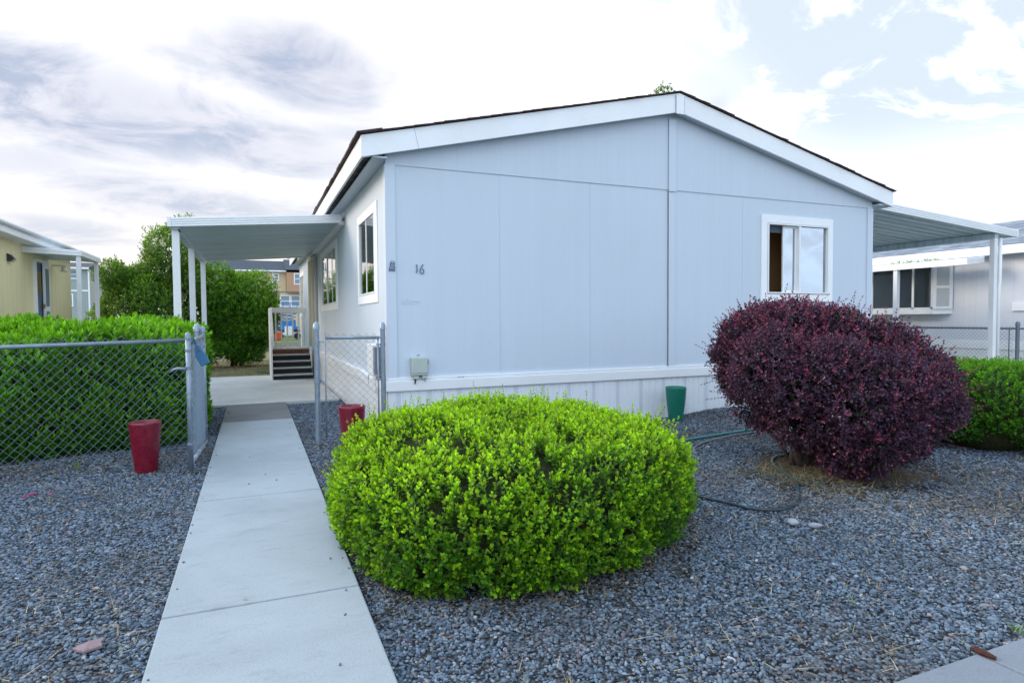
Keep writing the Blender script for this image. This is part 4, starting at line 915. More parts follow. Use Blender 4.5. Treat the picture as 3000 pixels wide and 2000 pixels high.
def radial_shape(poly, c):
    """radius of a closed polygon about c as a function of angle (smoothed)"""
    A_ = np.linspace(-math.pi, math.pi, 361); pts_ = np.array(poly)-np.array(c); r = np.zeros(361)
    n = len(pts_)
    for j, a in enumerate(A_):
        d = np.array([math.cos(a), math.sin(a)]); best = 0.01
        for k in range(n):
            p, q = pts_[k], pts_[(k+1) % n]; e = q-p; den = d[0]*e[1]-d[1]*e[0]
            if abs(den) < 1e-9: continue
            t_ = (p[0]*e[1]-p[1]*e[0])/den; u_ = (p[0]*d[1]-p[1]*d[0])/den
            if t_ > 0 and -1e-6 <= u_ <= 1+1e-6: best = max(best, t_)
        r[j] = best
    k = np.ones(25)/25; rr = np.convolve(np.concatenate([r[-13:-1], r, r[1:13]]), k, 'valid')[:361]
    return lambda a: np.interp(a, A_, rr)
def shell(n, rfun, c, prof, hfun=None, rough=0.05, rf=3.0, seed=1):
    """random points on a bush surface; prof = [(rho, z)], returns points and outward normals"""
    prof = np.array(prof, float); seg = np.diff(prof, axis=0); segL = np.hypot(seg[:, 0]*1.1, seg[:, 1]); wgt = segL*(prof[:-1, 0]+prof[1:, 0]+0.02)
    k = rng.choice(len(seg), n, p=wgt/wgt.sum()); t_ = rng.random(n); rho = prof[k, 0]+seg[k, 0]*t_; z = prof[k, 1]+seg[k, 1]*t_
    small = rng.random(n)*0+1; a = rng.uniform(-math.pi, math.pi, n*3); w = rfun(a); a = a[rng.random(n*3) < w/w.max()*0.999]; 
    while len(a) < n: a = np.concatenate([a, a])
    a = a[:n]
    top = seg[k, 1] <= 0.35*np.abs(seg[k, 0]); 
    r = rfun(a); x = c[0]+np.cos(a)*r*rho; y = c[1]+np.sin(a)*r*rho
    nz = -seg[k, 0]; nr = seg[k, 1]/np.maximum(r, .2)*np.maximum(r, .2)
    ln = np.hypot(nz, nr)+1e-9; N = np.stack([np.cos(a)*nr/ln, np.sin(a)*nr/ln, nz/ln], 1)
    if hfun is not None: z = z*hfun(x, y)
    P_ = np.stack([x, y, z], 1); d = vnoise(P_, rf, seed)+0.5*vnoise(P_, rf*3, seed+5)
    return P_+N*(d*rough)[:, None], N, d
def core(name, rfun, c, prof, scale, mt, parent, hfun=None, rough=0.05, rf=3.0, seed=1):  # closed dark blob added inside the leaves, blocks see-through
    n = 48; pr_ = np.array(prof, float); V = []; a = np.linspace(-math.pi, math.pi, n, endpoint=False)
    for rho, z in pr_:
        r = rfun(a)*rho; x = c[0]+np.cos(a)*r; y = c[1]+np.sin(a)*r; zz = np.full(n, z)
        if hfun is not None: zz = zz*hfun(x, y)
        x = c[0]+(x-c[0])*scale; y = c[1]+(y-c[1])*scale; zz = zz*scale
        V.append(np.stack([x, y, zz], 1))
    V = np.concatenate(V); m = len(pr_); V = V+(vnoise(V, rf*2.2, 9)*0.03)[:, None]
    Q = [[i*n+j, i*n+(j+1) % n, (i+1)*n+(j+1) % n, (i+1)*n+j] for i in range(m-1) for j in range(n)]
    return np_mesh(name, V, np.array(Q), mt, parent=parent, off=world_loc(parent), smooth=True)
m, t, p = mat('core_dark', (0.03, 0.035, 0.015), 0.95, spec=0.1, var=0.6, vscale=30, bump=1.0, bscale=50)

def lobe_shell(lobes, n, zmin=0.03):
    lb = np.array(lobes, float); out = []; nn = []; got = 0
    w = lb[:, 3]**2; w = w/w.sum()
    while got < n:
        k = rng.choice(len(lb), n, p=w); d = unit(rng.normal(size=(n, 3))); r_ = lb[k, 3]; P_ = lb[k, :3]+d*(r_*rng.uniform(0.88, 1.03, n))[:, None]*np.array([1, 1, 0.92])
        keep = P_[:, 2] > zmin
        for j in range(len(lb)):
            keep &= ~((np.linalg.norm((P_-lb[j, :3])/np.array([1, 1, 0.92]), axis=1) < lb[j, 3]*0.90) & (k != j))
        out.append(P_[keep]); nn.append(d[keep]); got += keep.sum()
    return np.concatenate(out)[:n], np.concatenate(nn)[:n]
def lobes_on(rfun, c, prof, hfun, m, r0, r1, seed):
    """lumps standing on a bush profile"""
    st = rng.bit_generator.state; P_, N_, _ = shell(m, rfun, c, prof, hfun, 0.0, 3, seed); rr = rng.uniform(r0, r1, m)
    return [(*(P_[i]-N_[i]*rr[i]*0.92), rr[i]) for i in range(m)]

def bush_stems(base, tips, r0, name, mt, parent, bend=0.15):
    mb = MB()
    for tp in tips:
        b = Vector(base)+Vector((random.uniform(-.1, .1), random.uniform(-.1, .1), 0)); e = Vector(tp); pts_ = []
        side = Vector((random.uniform(-1, 1), random.uniform(-1, 1), 0))*bend
        for k in range(7): f_ = k/6; pts_.append(b.lerp(e, f_)+side*math.sin(f_*math.pi)*(e-b).length+Vector((0, 0, 0.05*math.sin(f_*9))))
        mb.tube(pts_, [r0*(1-0.8*k/6) for k in range(7)], 7)
    return mb.build(name, mt, parent, smooth=True)

# front bright green shrub
poly = [(0.84, 3.10), (1.5, 2.98), (1.95, 3.02), (2.6, 3.32), (2.93, 3.85), (2.95, 4.5), (2.75, 5.05), (2.2, 5.45), (1.4, 5.55), (0.95, 5.2), (0.64, 4.75), (0.54, 4.3), (0.57, 3.68)]
cb_ = (1.7, 4.27); poly = [(cb_[0]+(a-cb_[0])*1.055, cb_[1]+(b-cb_[1])*1.06) for a, b in poly]; rfb = radial_shape(poly, cb_)
profb = [(0.93, 0.03), (0.98, 0.10), (1.0, 0.24), (1.0, 0.42), (0.985, 0.56), (0.93, 0.66), (0.82, 0.715), (0.6, 0.75), (0.3, 0.76), (0.01, 0.76)]
hb = lambda x, y: 1.01+0.07*np.sin(x*2.9+1)*np.cos(y*2.3)+0.04*np.sin(x*5.3+y*2.1)+0.02*(y-4.3)-0.10*np.clip((1.0-x)/0.5, 0, 1)
sh = empty('green_shrub', (cb_[0], cb_[1], 0), 'wide clipped bright lime-green shrub in front of the home beside the path', 'shrub')
n = 15500; Pb, Nb = lobe_shell(lobes_on(rfb, cb_, profb, hb, 300, 0.13, 0.23, 3), n)
nz_ = vnoise(Pb, 6.0, 77); keep = (nz_ > -0.75) | (rng.random(n) < 0.35); Pb, Nb = Pb[keep], Nb[keep]; n = len(Pb)
D = unit(Nb*0.75+np.array([0, 0, 0.65])+rng.normal(0, 0.35, (n, 3))); Lsp = rng.uniform(0.06, 0.12, n)
longs = (rng.random(n) < 0.045) & (Nb[:, 2] > 0.1)
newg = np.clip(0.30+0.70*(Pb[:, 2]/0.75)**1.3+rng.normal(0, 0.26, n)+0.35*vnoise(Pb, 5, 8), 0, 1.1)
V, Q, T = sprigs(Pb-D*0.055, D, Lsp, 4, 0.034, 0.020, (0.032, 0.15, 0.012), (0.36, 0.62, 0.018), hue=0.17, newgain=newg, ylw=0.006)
Dl = unit(D[longs]+np.array([0, 0, 0.5])); Ll = rng.uniform(0.13, 0.22, longs.sum())
S2 = with_stems(sprigs(Pb[longs]-D[longs]*0.05, Dl, Ll, 8, 0.028, 0.016, (0.07, 0.20, 0.010), (0.33, 0.54, 0.010), hue=0.12), Pb[longs]-D[longs]*0.05, Dl, Ll, (0.20, 0.22, 0.04))
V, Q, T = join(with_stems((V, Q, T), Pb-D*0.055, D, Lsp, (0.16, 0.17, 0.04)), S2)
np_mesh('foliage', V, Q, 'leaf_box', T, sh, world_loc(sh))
core('filler_core', rfb, cb_, profb, 0.90, 'core_dark', sh, hb)
# stray dropped yellow leaves are part of the litter below

# purple barberry
uu = np.array([0.636, -0.772]); vv_ = np.array([0.772, 0.636]); cp_ = np.array([5.33, 4.42])
def rfp(a):
    d = np.stack([np.cos(a), np.sin(a)], -1); u_ = d @ uu; v_ = d @ vv_
    return 1.0/np.sqrt((u_/1.12)**2+(v_/1.0)**2)
profp = [(0.42, 0.13), (0.60, 0.26), (0.80, 0.46), (0.93, 0.70), (1.0, 0.96), (1.0, 1.16), (0.95, 1.34), (0.84, 1.45), (0.6, 1.50), (0.3, 1.52), (0.01, 1.52)]
def hp(x, y):
    u_ = (x-cp_[0])*uu[0]+(y-cp_[1])*uu[1]
    return np.interp(u_, [-1.2, -0.6, 0.0, 0.5, 1.0, 1.3], [1.03, 1.03, 1.0, 0.94, 0.86, 0.82])
pb = empty('purple_shrub', (5.2, 4.5, 0), 'large dark purple shrub with pinkish new tips right of the green pot', 'shrub')
PL = [(-.75, 0, 1.24, .36), (-.35, -.1, 1.27, .36), (.05, 0, 1.26, .38), (.45, 0, 1.12, .38), (.76, 0, .93, .33), (-.80, .1, .90, .32), (-.45, -.55, 1.05, .38), (0, -.65, .98, .40), (.45, -.6, .83, .40), (.78, -.3, .75, .34),
      (-.62, -.3, .72, .32), (-.15, -.6, .62, .38), (.35, -.65, .48, .38), (.62, -.2, .45, .28), (-.45, .55, 1.1, .38), (0, .6, 1.12, .40), (.45, .5, 1.0, .4), (-.5, .4, .75, .33), (.1, .5, .65, .4), (.5, .45, .6, .35),
      (.12, -.55, .26, .26), (-.98, -.05, 1.12, .18), (.36, -.60, .22, .22), (0.98, .1, .96, .16), (-.62, -.1, 1.42, .20), (-.15, -.15, 1.42, .18), (.25, -.2, 1.36, .2), (-.9, .1, 1.38, .16), (.62, -.35, 1.02, .22), (-.25, -.85, .85, .2), (.2, -.9, .75, .2), (.62, -.7, .6, .2)]
PL = [((u*0.86 if u > 0.2 else u), v, (z*0.975 if z > 0.6 else z*0.95), r_*(0.92 if z < 0.7 else 1.0)) for u, v, z, r_ in PL]
n = 15000; Pp, Np = lobe_shell([(cp_[0]+u*uu[0]+v*vv_[0], cp_[1]+u*uu[1]+v*vv_[1], z, r*1.0) for u, v, z, r in PL], n)
u_ = (Pp[:, :2]-cp_) @ uu; gaps = vnoise(Pp, 6.0, 31); keep = ~((gaps > 0.55) & (rng.random(n) < 0.5)); keep &= ~((gaps > 0.15) & (u_ < -0.2) & (Pp[:, 2] < 0.7) & (rng.random(n) < 0.6))
Pp = Pp+Np*(0.10*vnoise(Pp, 6, 3))[:, None]
Pp, Np, u_ = Pp[keep], Np[keep], u_[keep]; n = len(Pp); Pp[:, 2] = np.maximum(Pp[:, 2], 0.04)
D = unit(Np*0.8+np.array([0, 0, 0.35])+rng.normal(0, 0.45, (n, 3))); Lsp = rng.uniform(0.08, 0.17, n)
lng = (rng.random(n) < 0.05) & (Np[:, 2] > -0.3)
clump = vnoise(Pp, 5.5, 44)
newg = np.where((rng.random(n) < 0.05+0.30*np.clip(clump, 0, 1)**1.5+0.25*np.clip((Pp[:, 2]-1.15)/0.4, 0, 1)), rng.uniform(0.6, 1.0, n), rng.uniform(0, 0.16, n))
V, Q, T = sprigs(Pp-D*0.07, D, Lsp, 4, 0.034, 0.023, (0.056, 0.037, 0.074), (0.38, 0.10, 0.16), hue=0.15, newgain=newg, openang=(40, 80), newpow=0.8)
Dl = unit(D[lng]+np.array([0, 0, 0.25])+rng.normal(0, .2, (lng.sum(), 3))); Ll = rng.uniform(0.16, 0.34, lng.sum())
S2 = with_stems(sprigs(Pp[lng]-D[lng]*0.06, Dl, Ll, 9, 0.026, 0.016, (0.05, 0.02, 0.045), (0.32, 0.065, 0.11), openang=(35, 70), hue=0.15, newgain=rng.uniform(.4, 1.1, lng.sum())), Pp[lng]-D[lng]*0.06, Dl, Ll, (0.16, 0.04, 0.05), 0.0018)
V, Q, T = join(with_stems((V, Q, T), Pp-D*0.07, D, Lsp, (0.08, 0.03, 0.04)), S2)
np_mesh('foliage', V, Q, 'leaf_purple', T, pb, world_loc(pb))
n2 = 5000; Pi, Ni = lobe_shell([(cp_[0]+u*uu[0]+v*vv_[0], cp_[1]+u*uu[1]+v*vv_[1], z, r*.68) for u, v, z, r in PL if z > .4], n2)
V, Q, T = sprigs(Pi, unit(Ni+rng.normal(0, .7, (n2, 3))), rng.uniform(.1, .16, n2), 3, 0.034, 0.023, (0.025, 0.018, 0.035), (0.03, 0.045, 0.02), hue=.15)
np_mesh('inner_foliage', V, Q, 'leaf_purple', T, pb, world_loc(pb))
tips = []
for k in range(34):
    a = random.uniform(0, 6.28); f_ = random.uniform(0.45, 0.92); r_ = float(rfp(np.array([a]))[0])*f_
    tips.append((cp_[0]+math.cos(a)*r_, cp_[1]+math.sin(a)*r_, random.uniform(0.7, 1.4)))
bush_stems((5.14, 4.60, 0), tips, 0.022, 'stems', 'purple_bark', pb, 0.10)
bush_stems((5.10, 4.58, 0), [(4.9, 4.8, 0.8), (5.1, 4.5, 0.9), (5.3, 4.5, 0.9), (5.2, 4.7, 0.9), (5.0, 4.6, .9), (5.35, 4.35, .8)], 0.045, 'trunk', 'purple_bark', pb, 0.05)

# right green shrub, partly out of frame
cr_ = (8.15, 4.75); rfr = lambda a: 1.12+0.08*np.cos(3*a)
profr = [(0.82, 0.03), (0.93, 0.12), (1.0, 0.3), (1.0, 0.55), (0.95, 0.75), (0.85, 0.86), (0.6, 0.92), (0.3, 0.94), (0.01, 0.94)]
sr = empty('green_shrub', (cr_[0], cr_[1], 0), 'deep green rounded shrub behind the purple shrub, cut off at the right', 'shrub')
n = 9000; Pr, Nr = lobe_shell(lobes_on(rfr, cr_, profr, None, 150, 0.16, 0.28, 33), n)
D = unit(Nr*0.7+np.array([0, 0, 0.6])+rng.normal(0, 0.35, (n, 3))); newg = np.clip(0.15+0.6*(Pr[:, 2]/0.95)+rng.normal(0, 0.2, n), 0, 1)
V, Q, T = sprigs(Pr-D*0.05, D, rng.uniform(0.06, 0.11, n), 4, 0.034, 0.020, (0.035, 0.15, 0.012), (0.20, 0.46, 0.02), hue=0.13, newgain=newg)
np_mesh('foliage', V, Q, 'leaf_box', T, sr, world_loc(sr)); core('filler_core', rfr, cr_, profr, 0.90, 'core_dark', sr)

# laurel hedge on the left
hd = empty('laurel_hedge', (-3.0, 9.6, 0), 'long glossy-leaved green hedge with a flat top behind the left fence', 'hedge')
poly = [(-0.68, 8.35), (-0.60, 8.9), (-0.70, 10.2), (-0.95, 11.2), (-2.0, 12.3), (-4.5, 12.4), (-6.0, 11.8), (-6.0, 8.2), (-4.4, 7.75), (-2.6, 7.95), (-1.5, 8.15)]
ch_ = (-2.9, 9.9); rfh = radial_shape(poly, ch_)
profh = [(0.90, 0.02), (0.96, 0.12), (1.0, 0.4), (1.0, 0.9), (0.985, 1.12), (0.94, 1.24), (0.85, 1.30), (0.6, 1.33), (0.3, 1.34), (0.01, 1.34)]
hh = lambda x, y: 1.0+0.058*np.clip(y-8.4, 0, 5)/1.0*0.55+0.035*np.sin(x*3.1+1)*np.cos(y*2.2)+0.06*np.clip((x+1.6)/1, 0, 1)
n = 15000; Ph, Nh, dh = shell(n, rfh, ch_, profh, hh, 0.13, 4.0, 55)
keep = (Ph[:, 0] > -4.6); Ph, Nh, dh = Ph[keep], Nh[keep], dh[keep]; n = len(Ph)
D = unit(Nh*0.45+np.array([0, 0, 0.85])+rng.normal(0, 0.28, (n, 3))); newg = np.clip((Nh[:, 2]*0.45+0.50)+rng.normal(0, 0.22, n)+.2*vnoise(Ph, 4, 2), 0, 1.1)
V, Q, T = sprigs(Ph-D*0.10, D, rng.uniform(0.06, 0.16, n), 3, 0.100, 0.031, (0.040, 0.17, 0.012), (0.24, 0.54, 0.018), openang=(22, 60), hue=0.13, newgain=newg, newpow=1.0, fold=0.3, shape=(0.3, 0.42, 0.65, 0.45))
np_mesh('foliage', V, Q, 'leaf_laurel', T, hd, world_loc(hd)); core('filler_core', rfh, ch_, profh, 0.93, 'core_dark', hd, hh)

# background trees
def tree(name, label, base, crown, n, leaf, cold, cnew, trunk_h, seed, group=None, rough=0.55, gap=0.35, cat='tree', stems=1):
    """crown = list of (x, y, z, rx, ry, rz) lobes in world space"""
    t_ = empty(name, base, label, cat, group); lob = np.array(crown); vol = (lob[:, 3]*lob[:, 4]*lob[:, 5])**(2/3)
    k = rng.choice(len(lob), n, p=vol/vol.sum()); d = unit(rng.normal(size=(n, 3))); rad = rng.uniform(0.45, 1.0, n)**0.5
    P_ = lob[k, :3]+d*lob[k, 3:]*rad[:, None]
    nz = vnoise(P_, 2.2, seed)+0.6*vnoise(P_, 5.5, seed+1)
    P_ = P_+d*(vnoise(P_, 3.0, seed+3)*rough)[:, None]
    keep = (nz > -gap-rng.random(n)*0.4) & (P_[:, 2] > 0.15); P_, d = P_[keep], d[keep]; n_ = len(P_)
    D_ = unit(d*0.7+np.array([0, 0, 0.5])+rng.normal(0, 0.5, (n_, 3)))
    V, Q, T = sprigs(P_, D_, rng.uniform(0.10, 0.2, n_), 3, leaf, leaf*0.5, cold, cnew, hue=0.2, newgain=np.clip(0.3+0.5*d[:, 2]+rng.normal(0, 0.3, n_), 0, 1))
    np_mesh('crown', V, Q, 'leaf_tree', T, t_, world_loc(t_))
    mb = MB(); b0 = Vector(base)
    for s in range(stems):
        o_ = Vector((random.uniform(-.15, .15)*stems*.5, random.uniform(-.15, .15)*stems*.5, 0)); cz = sum(l[2] for l in crown)/len(crown)
        top = Vector((sum(l[0] for l in crown)/len(crown), sum(l[1] for l in crown)/len(crown), cz))+o_*2
        mb.tube([b0+o_, b0+o_+(top-b0)*0.5+Vector((.08, 0, 0)), top], [0.10/stems**.4, 0.07/stems**.4, 0.03], 8)
        for l in crown:
            c_ = Vector(l[:3]); st_ = b0+o_+(top-b0)*random.uniform(0.3, 0.7)
            mb.tube([st_, st_.lerp(c_, 0.5)+Vector((0, 0, 0.1)), c_], [0.05/stems**.4, 0.035/stems**.4, 0.012], 6)
            for q_ in range(7):
                e = c_+Vector((random.uniform(-1, 1)*l[3], random.uniform(-1, 1)*l[4], random.uniform(-.6, 1)*l[5]))*0.8
                mb.tube([st_.lerp(c_, random.uniform(.4, 1)), e], [0.018, 0.006], 5)
    mb.build('trunk', 'bark', t_, smooth=True); return t_
tree('broadleaf_tree', 'tall loose green tree behind the left porch posts, sky showing through its crown', (-2.9, 22.5, 0),
     [(-3.1, 22.3, 1.9, 1.25, 1.3, 1.2), (-2.6, 22.5, 3.3, 0.95, 1.0, 1.2), (-3.5, 22.6, 2.5, 0.9, 1.0, 0.9), (-2.5, 22.2, 1.2, 1.1, 1.0, 1.0), (-2.15, 22.4, 3.7, 0.45, .6, 1.1), (-1.7, 22.6, 2.4, 0.8, 1.0, 1.3), (-4.0, 22.6, 1.3, .6, 1, .9), (-3.7, 22.5, 2.9, .85, .9, .7), (-3.0, 22.5, 0.6, 1.2, .9, .6)], 15500, 0.075, (0.06, 0.16, 0.02), (0.26, 0.42, 0.04), 1.0, 61, 'trees behind the porch', stems=4)
tree('broadleaf_tree', 'dense rounded green tree behind the porch slab, left of the entry steps', (-0.6, 22.5, 0),
     [(-0.55, 22.3, 1.6, 1.0, 1.1, 1.3), (-0.3, 22.0, 1.1, 0.85, .9, 0.9), (-0.9, 22.3, 2.4, 0.8, .9, 0.9), (0.1, 22.0, 1.7, 0.45, .6, 0.5), (-1.2, 22.5, 1.0, 0.8, .9, 0.9), (-0.4, 22.3, 2.3, 0.6, .7, 0.6), (0.42, 22, 1.75, .28, .4, .2), (-0.7, 22.1, 0.55, 1.15, .9, .5)], 13500, 0.075, (0.055, 0.18, 0.016), (0.27, 0.48, 0.03), 1.0, 71, 'trees behind the porch', stems=3, gap=0.7)
tree('broadleaf_tree', 'top of a pale green tree just above the ridge of the blue-grey home', (28.5, 40, 0),
     [(27.0, 40, 15.9, 1.6, 1.6, 1.9), (29.8, 40, 17.0, 1.9, 1.6, 2.0), (31.3, 40, 16.7, 1.6, 1.6, 1.9), (29, 40, 14, 3, 3, 3)], 5000, 0.20, (0.06, 0.16, 0.03), (0.16, 0.30, 0.06), 10, 81, rough=0.6)

# ---------------------------------------------------------------- yellow neighbour home on the left
XL = -4.9
yh = empty('manufactured_home', (XL, 18, 0), 'pale yellow neighbour home with vertical siding behind the hedge, at the left', 'house')
MB().box(XL-7, XL, 10.5, 21.6, 0.0, 3.30).build('wall', 'siding_yellow', yh)
rf = MB(); rf.prism([(XL+0.32, 10.2, 3.46), (XL-3.7, 10.2, 4.4), (XL-7.3, 10.2, 3.46), (XL-7.3, 10.2, 3.30), (XL+0.32, 10.2, 3.30)], (0, 11.6, 0)); rf.build('roof', 'white_trim', yh)
MB().box(XL+0.325, XL+0.35, 10.2, 21.8, 3.31, 3.46).build('fascia', 'white_trim', yh); MB().tube([(XL+0.39, 10.2, 3.49), (XL+0.39, 21.9, 3.49)], 0.05, 10).build('gutter', 'white_metal', yh, smooth=True)
d_ = MB(); d_.box(XL, XL+0.06, 18.26, 18.34, 0.9, 3.02); d_.box(XL, XL+0.06, 19.26, 19.34, 0.9, 3.06); d_.box(XL, XL+0.06, 18.34, 19.26, 2.98, 3.05)
d_ = d_.build('door', 'white_trim', yh); MB().box(XL+0.004, XL+0.02, 18.345, 19.255, 0.9, 2.97).build('door_leaf', 'door_blue', d_)
MB().box(XL+0.021, XL+0.028, 18.45, 18.75, 2.2, 2.75).build('door_window', 'brass', d_)
MB().box(XL+0.06, XL+0.10, 18.70, 18.76, 1.85, 1.95).build('deadbolt', 'brass', d_); MB().box(XL+0.06, XL+0.10, 18.70, 18.78, 1.55, 1.62).build('door_handle', 'brass', d_)
sd_ = MB(); sd_.box(XL+0.045, XL+0.075, 18.80, 19.30, 0.9, 2.99); sdo = sd_.build('storm_door', 'white_metal', yh)
MB().box(XL+0.076, XL+0.080, 18.92, 19.20, 1.9, 2.85).build('pane', 'far_glass', sdo); MB().box(XL+0.076, XL+0.080, 18.92, 19.20, 1.05, 1.78).build('pane', 'far_glass', sdo); MB().box(XL+0.076, XL+0.12, 18.84, 18.92, 1.55, 1.64).build('handle', 'black', sdo)
lm = MB(); lm.prism([(XL, 16.55, 3.00), (XL+0.05, 16.55, 2.98), (XL+0.13, 16.55, 2.88), (XL+0.07, 16.55, 2.82), (XL, 16.55, 2.84)], (0, 0.16, 0)); lm = lm.build('flood_light', 'porch_lamp', yh)
MB().prism([(XL+0.075, 16.56, 2.817), (XL+0.132, 16.56, 2.877), (XL+0.128, 16.56, 2.882), (XL+0.07, 16.56, 2.822)], (0, 0.14, 0)).build('lens', 'lens', lm)
ll = MB(); ll.box(XL, XL+0.32, 19.75, 19.85, 2.98, 3.02); ll.lathe([(0.001, 0), (0.06, 0), (0.09, -0.12), (0.001, -0.14)], (XL+0.27, 19.8, 2.97), 10); ll.build('porch_light', 'cream_trim', yh)
ya = empty('porch_awning', (-4.3, 18.4, 0), 'small white porch awning on two posts at the yellow neighbour home', 'awning')
aY0, aY1, aX = 17.5, 19.45, -3.74
ribbed_fascia((XL, aY0), (aX, aY0), 3.25, 3.20, (0, -1, 0), 0.13, ya, 2); ribbed_fascia((aX, aY0), (aX, aY1), 3.20, 3.20, (1, 0, 0), 0.13, ya, 2); ribbed_fascia((XL, aY1), (aX, aY1), 3.25, 3.20, (0, 1, 0), 0.13, ya, 2)
MB().prism([(XL, aY0+0.03, 3.16), (aX-0.03, aY0+0.03, 3.11), (aX-0.03, aY0+0.03, 3.14), (XL, aY0+0.03, 3.19)], (0, aY1-aY0-0.06, 0)).build('roof_panel', 'awning_metal', ya)
ribbed_post(aX-0.075, aY0+0.06, 0.09, 0.07, 0, 3.07, ya); ribbed_post(aX-0.075, aY1-0.1, 0.09, 0.07, 0, 3.07, ya)
MB().box(XL, aX, 17.55, 19.4, 0.0, 0.9).build('porch_base', 'white_trim', ya); 

# ---------------------------------------------------------------- grey neighbour home on the right
XR = 18.0
rh = empty('manufactured_home', (XR, 12, 0), 'grey neighbour home with bay window and grey shingle roof, at the right', 'house')
MB().box(XR, XR+7, 4.0, 26.0, 0.62, 3.08).build('wall', 'siding_grey', rh)
MB().box(XR-0.03, XR+7, 3.97, 26.0, 0.0, 0.62).build('skirting', 'white_metal', rh)
MB().box(XR-0.05, XR-0.031, 3.97, 26.0, 0.62, 0.85).build('skirting_band', 'white_trim', rh)
rr_ = MB(); q = [(XR-0.35, 3.7, 3.30), (XR+3.5, 3.7, 4.38), (XR+3.5, 26.3, 4.38), (XR-0.35, 26.3, 3.30)]; rr_.poly(q, [(0, 0), (0, 4), (22.6, 4), (22.6, 0)])
q2 = [(XR+7.3, 3.7, 3.30), (XR+3.5, 3.7, 4.38), (XR+3.5, 26.3, 4.38), (XR+7.3, 26.3, 3.30)]; rr_.poly(q2, [(0, 0), (0, 4), (22.6, 4), (22.6, 0)])
rr_.poly([(XR-0.34, 3.72, 3.08), (XR+7.3, 3.72, 3.08), (XR+7.3, 3.72, 3.29), (XR+3.5, 3.72, 4.36), (XR-0.34, 3.72, 3.29)])
rr_.build('roof', 'shingle_grey', rh)
MB().box(XR-0.37, XR-0.34, 3.7, 11.0, 3.07, 3.29).build('fascia', 'white_trim', rh); MB().box(XR-0.37, XR-0.34, 11.01, 26.3, 3.07, 3.29).build('fascia', 'white_trim', rh)
MB().box(XR-0.34, XR, 3.7, 26.3, 3.06, 3.08).build('soffit', 'siding_trim', rh)
# bay window
by0, by1, bz0, bz1, bo = 11.45, 15.4, 1.70, 2.95, 0.30
bw = MB(); bw.prism([(XR, by0-0.35, bz0-0.14), (XR-bo, by0, bz0-0.14), (XR-bo, by1, bz0-0.14), (XR, by1+0.35, bz0-0.14)], (0, 0, 0.14)); bw.prism([(XR, by0-0.35, bz1), (XR-bo, by0, bz1), (XR-bo, by1, bz1), (XR, by1+0.35, bz1)], (0, 0, 0.12))
bw = bw.build('bay_window', 'white_trim', rh)
fm = MB()
for yb_ in (by0, 12.0, 13.28, 15.35): fm.box(XR-bo, XR-bo+0.05, yb_, yb_+0.06, bz0, bz1)
fm.box(XR-bo, XR-bo+0.05, by0, by1, bz0, bz0+0.05); fm.box(XR-bo, XR-bo+0.05, by0, by1, bz1-0.05, bz1); fm.build('frame', 'white_metal', bw)
MB().box(XR-bo+0.02, XR-bo+0.03, by0+0.06, by1, bz0+0.05, bz1-0.05).build('pane', 'neighbour_glass', bw)
MB().box(XR-0.02, XR-0.01, by0, by1, bz0, bz1).build('blinds', 'far_glass', bw)
sh_ = MB(); mk = lambda s, z: (XR-0.01-s*bo, by0-0.35+s*0.35, z)
sh_.prism([mk(0, bz0), mk(1, bz0), mk(1, bz1), mk(0, bz1)], (-0.02, -0.02, 0)); sho = sh_.build('shutter', 'white_trim', bw)
for a, b in ((bz0+0.08, 2.28), (2.36, bz1-0.08)):
    MB().prism([tuple(Vector(mk(0.18, a))+Vector((-.022, -.022, 0))), tuple(Vector(mk(0.82, a))+Vector((-.022, -.022, 0))), tuple(Vector(mk(0.82, b))+Vector((-.022, -.022, 0))), tuple(Vector(mk(0.18, b))+Vector((-.022, -.022, 0)))], (-0.004, -0.004, 0)).build('shutter_panel', 'shutter', sho)
MB().box(XR-0.04, XR-0.001, 7.2, 9.62, 1.62, 1.83).build('wall_plaque', 'plaque', rh)
for y in (8.9, 10.1): MB().box(XR-0.012, XR-0.001, y, y+0.03, 0.85, 3.06).build('panel_joint', 'siding_trim', rh)
na_ = empty('porch_awning', (17.2, 13, 0), 'low white patio awning along the right-hand grey home', 'awning')
ribbed_fascia((16.95, 10.1), (16.95, 19.0), 2.99, 2.99, (-1, 0, 0), 0.17, na_, 3); ribbed_fascia((16.95, 10.1), (17.62, 10.1), 2.99, 3.05, (0, -1, 0), 0.17, na_, 3)
MB().box(16.98, 17.62, 10.13, 19.0, 2.93, 2.96).build('roof_panel', 'awning_metal', na_)
ribbed_post(17.03, 12.05, 0.12, 0.12, 0, 2.83, na_); ribbed_post(17.03, 15.6, 0.12, 0.12, 0, 2.83, na_)
mo = MB(); Pm = np.stack([rng.uniform(16.98, 17.4, 60), rng.uniform(11.0, 12.3, 60), np.full(60, 2.99)], 1)
V, Q, T = sprigs(Pm, unit(rng.normal(0, .4, (60, 3))+np.array([0, 0, 1])), rng.uniform(.04, .1, 60), 2, .05, .025, (.10, .18, .04), (.2, .3, .08))
np_mesh('moss', V, Q, 'leaf_tree', T, na_, world_loc(na_))

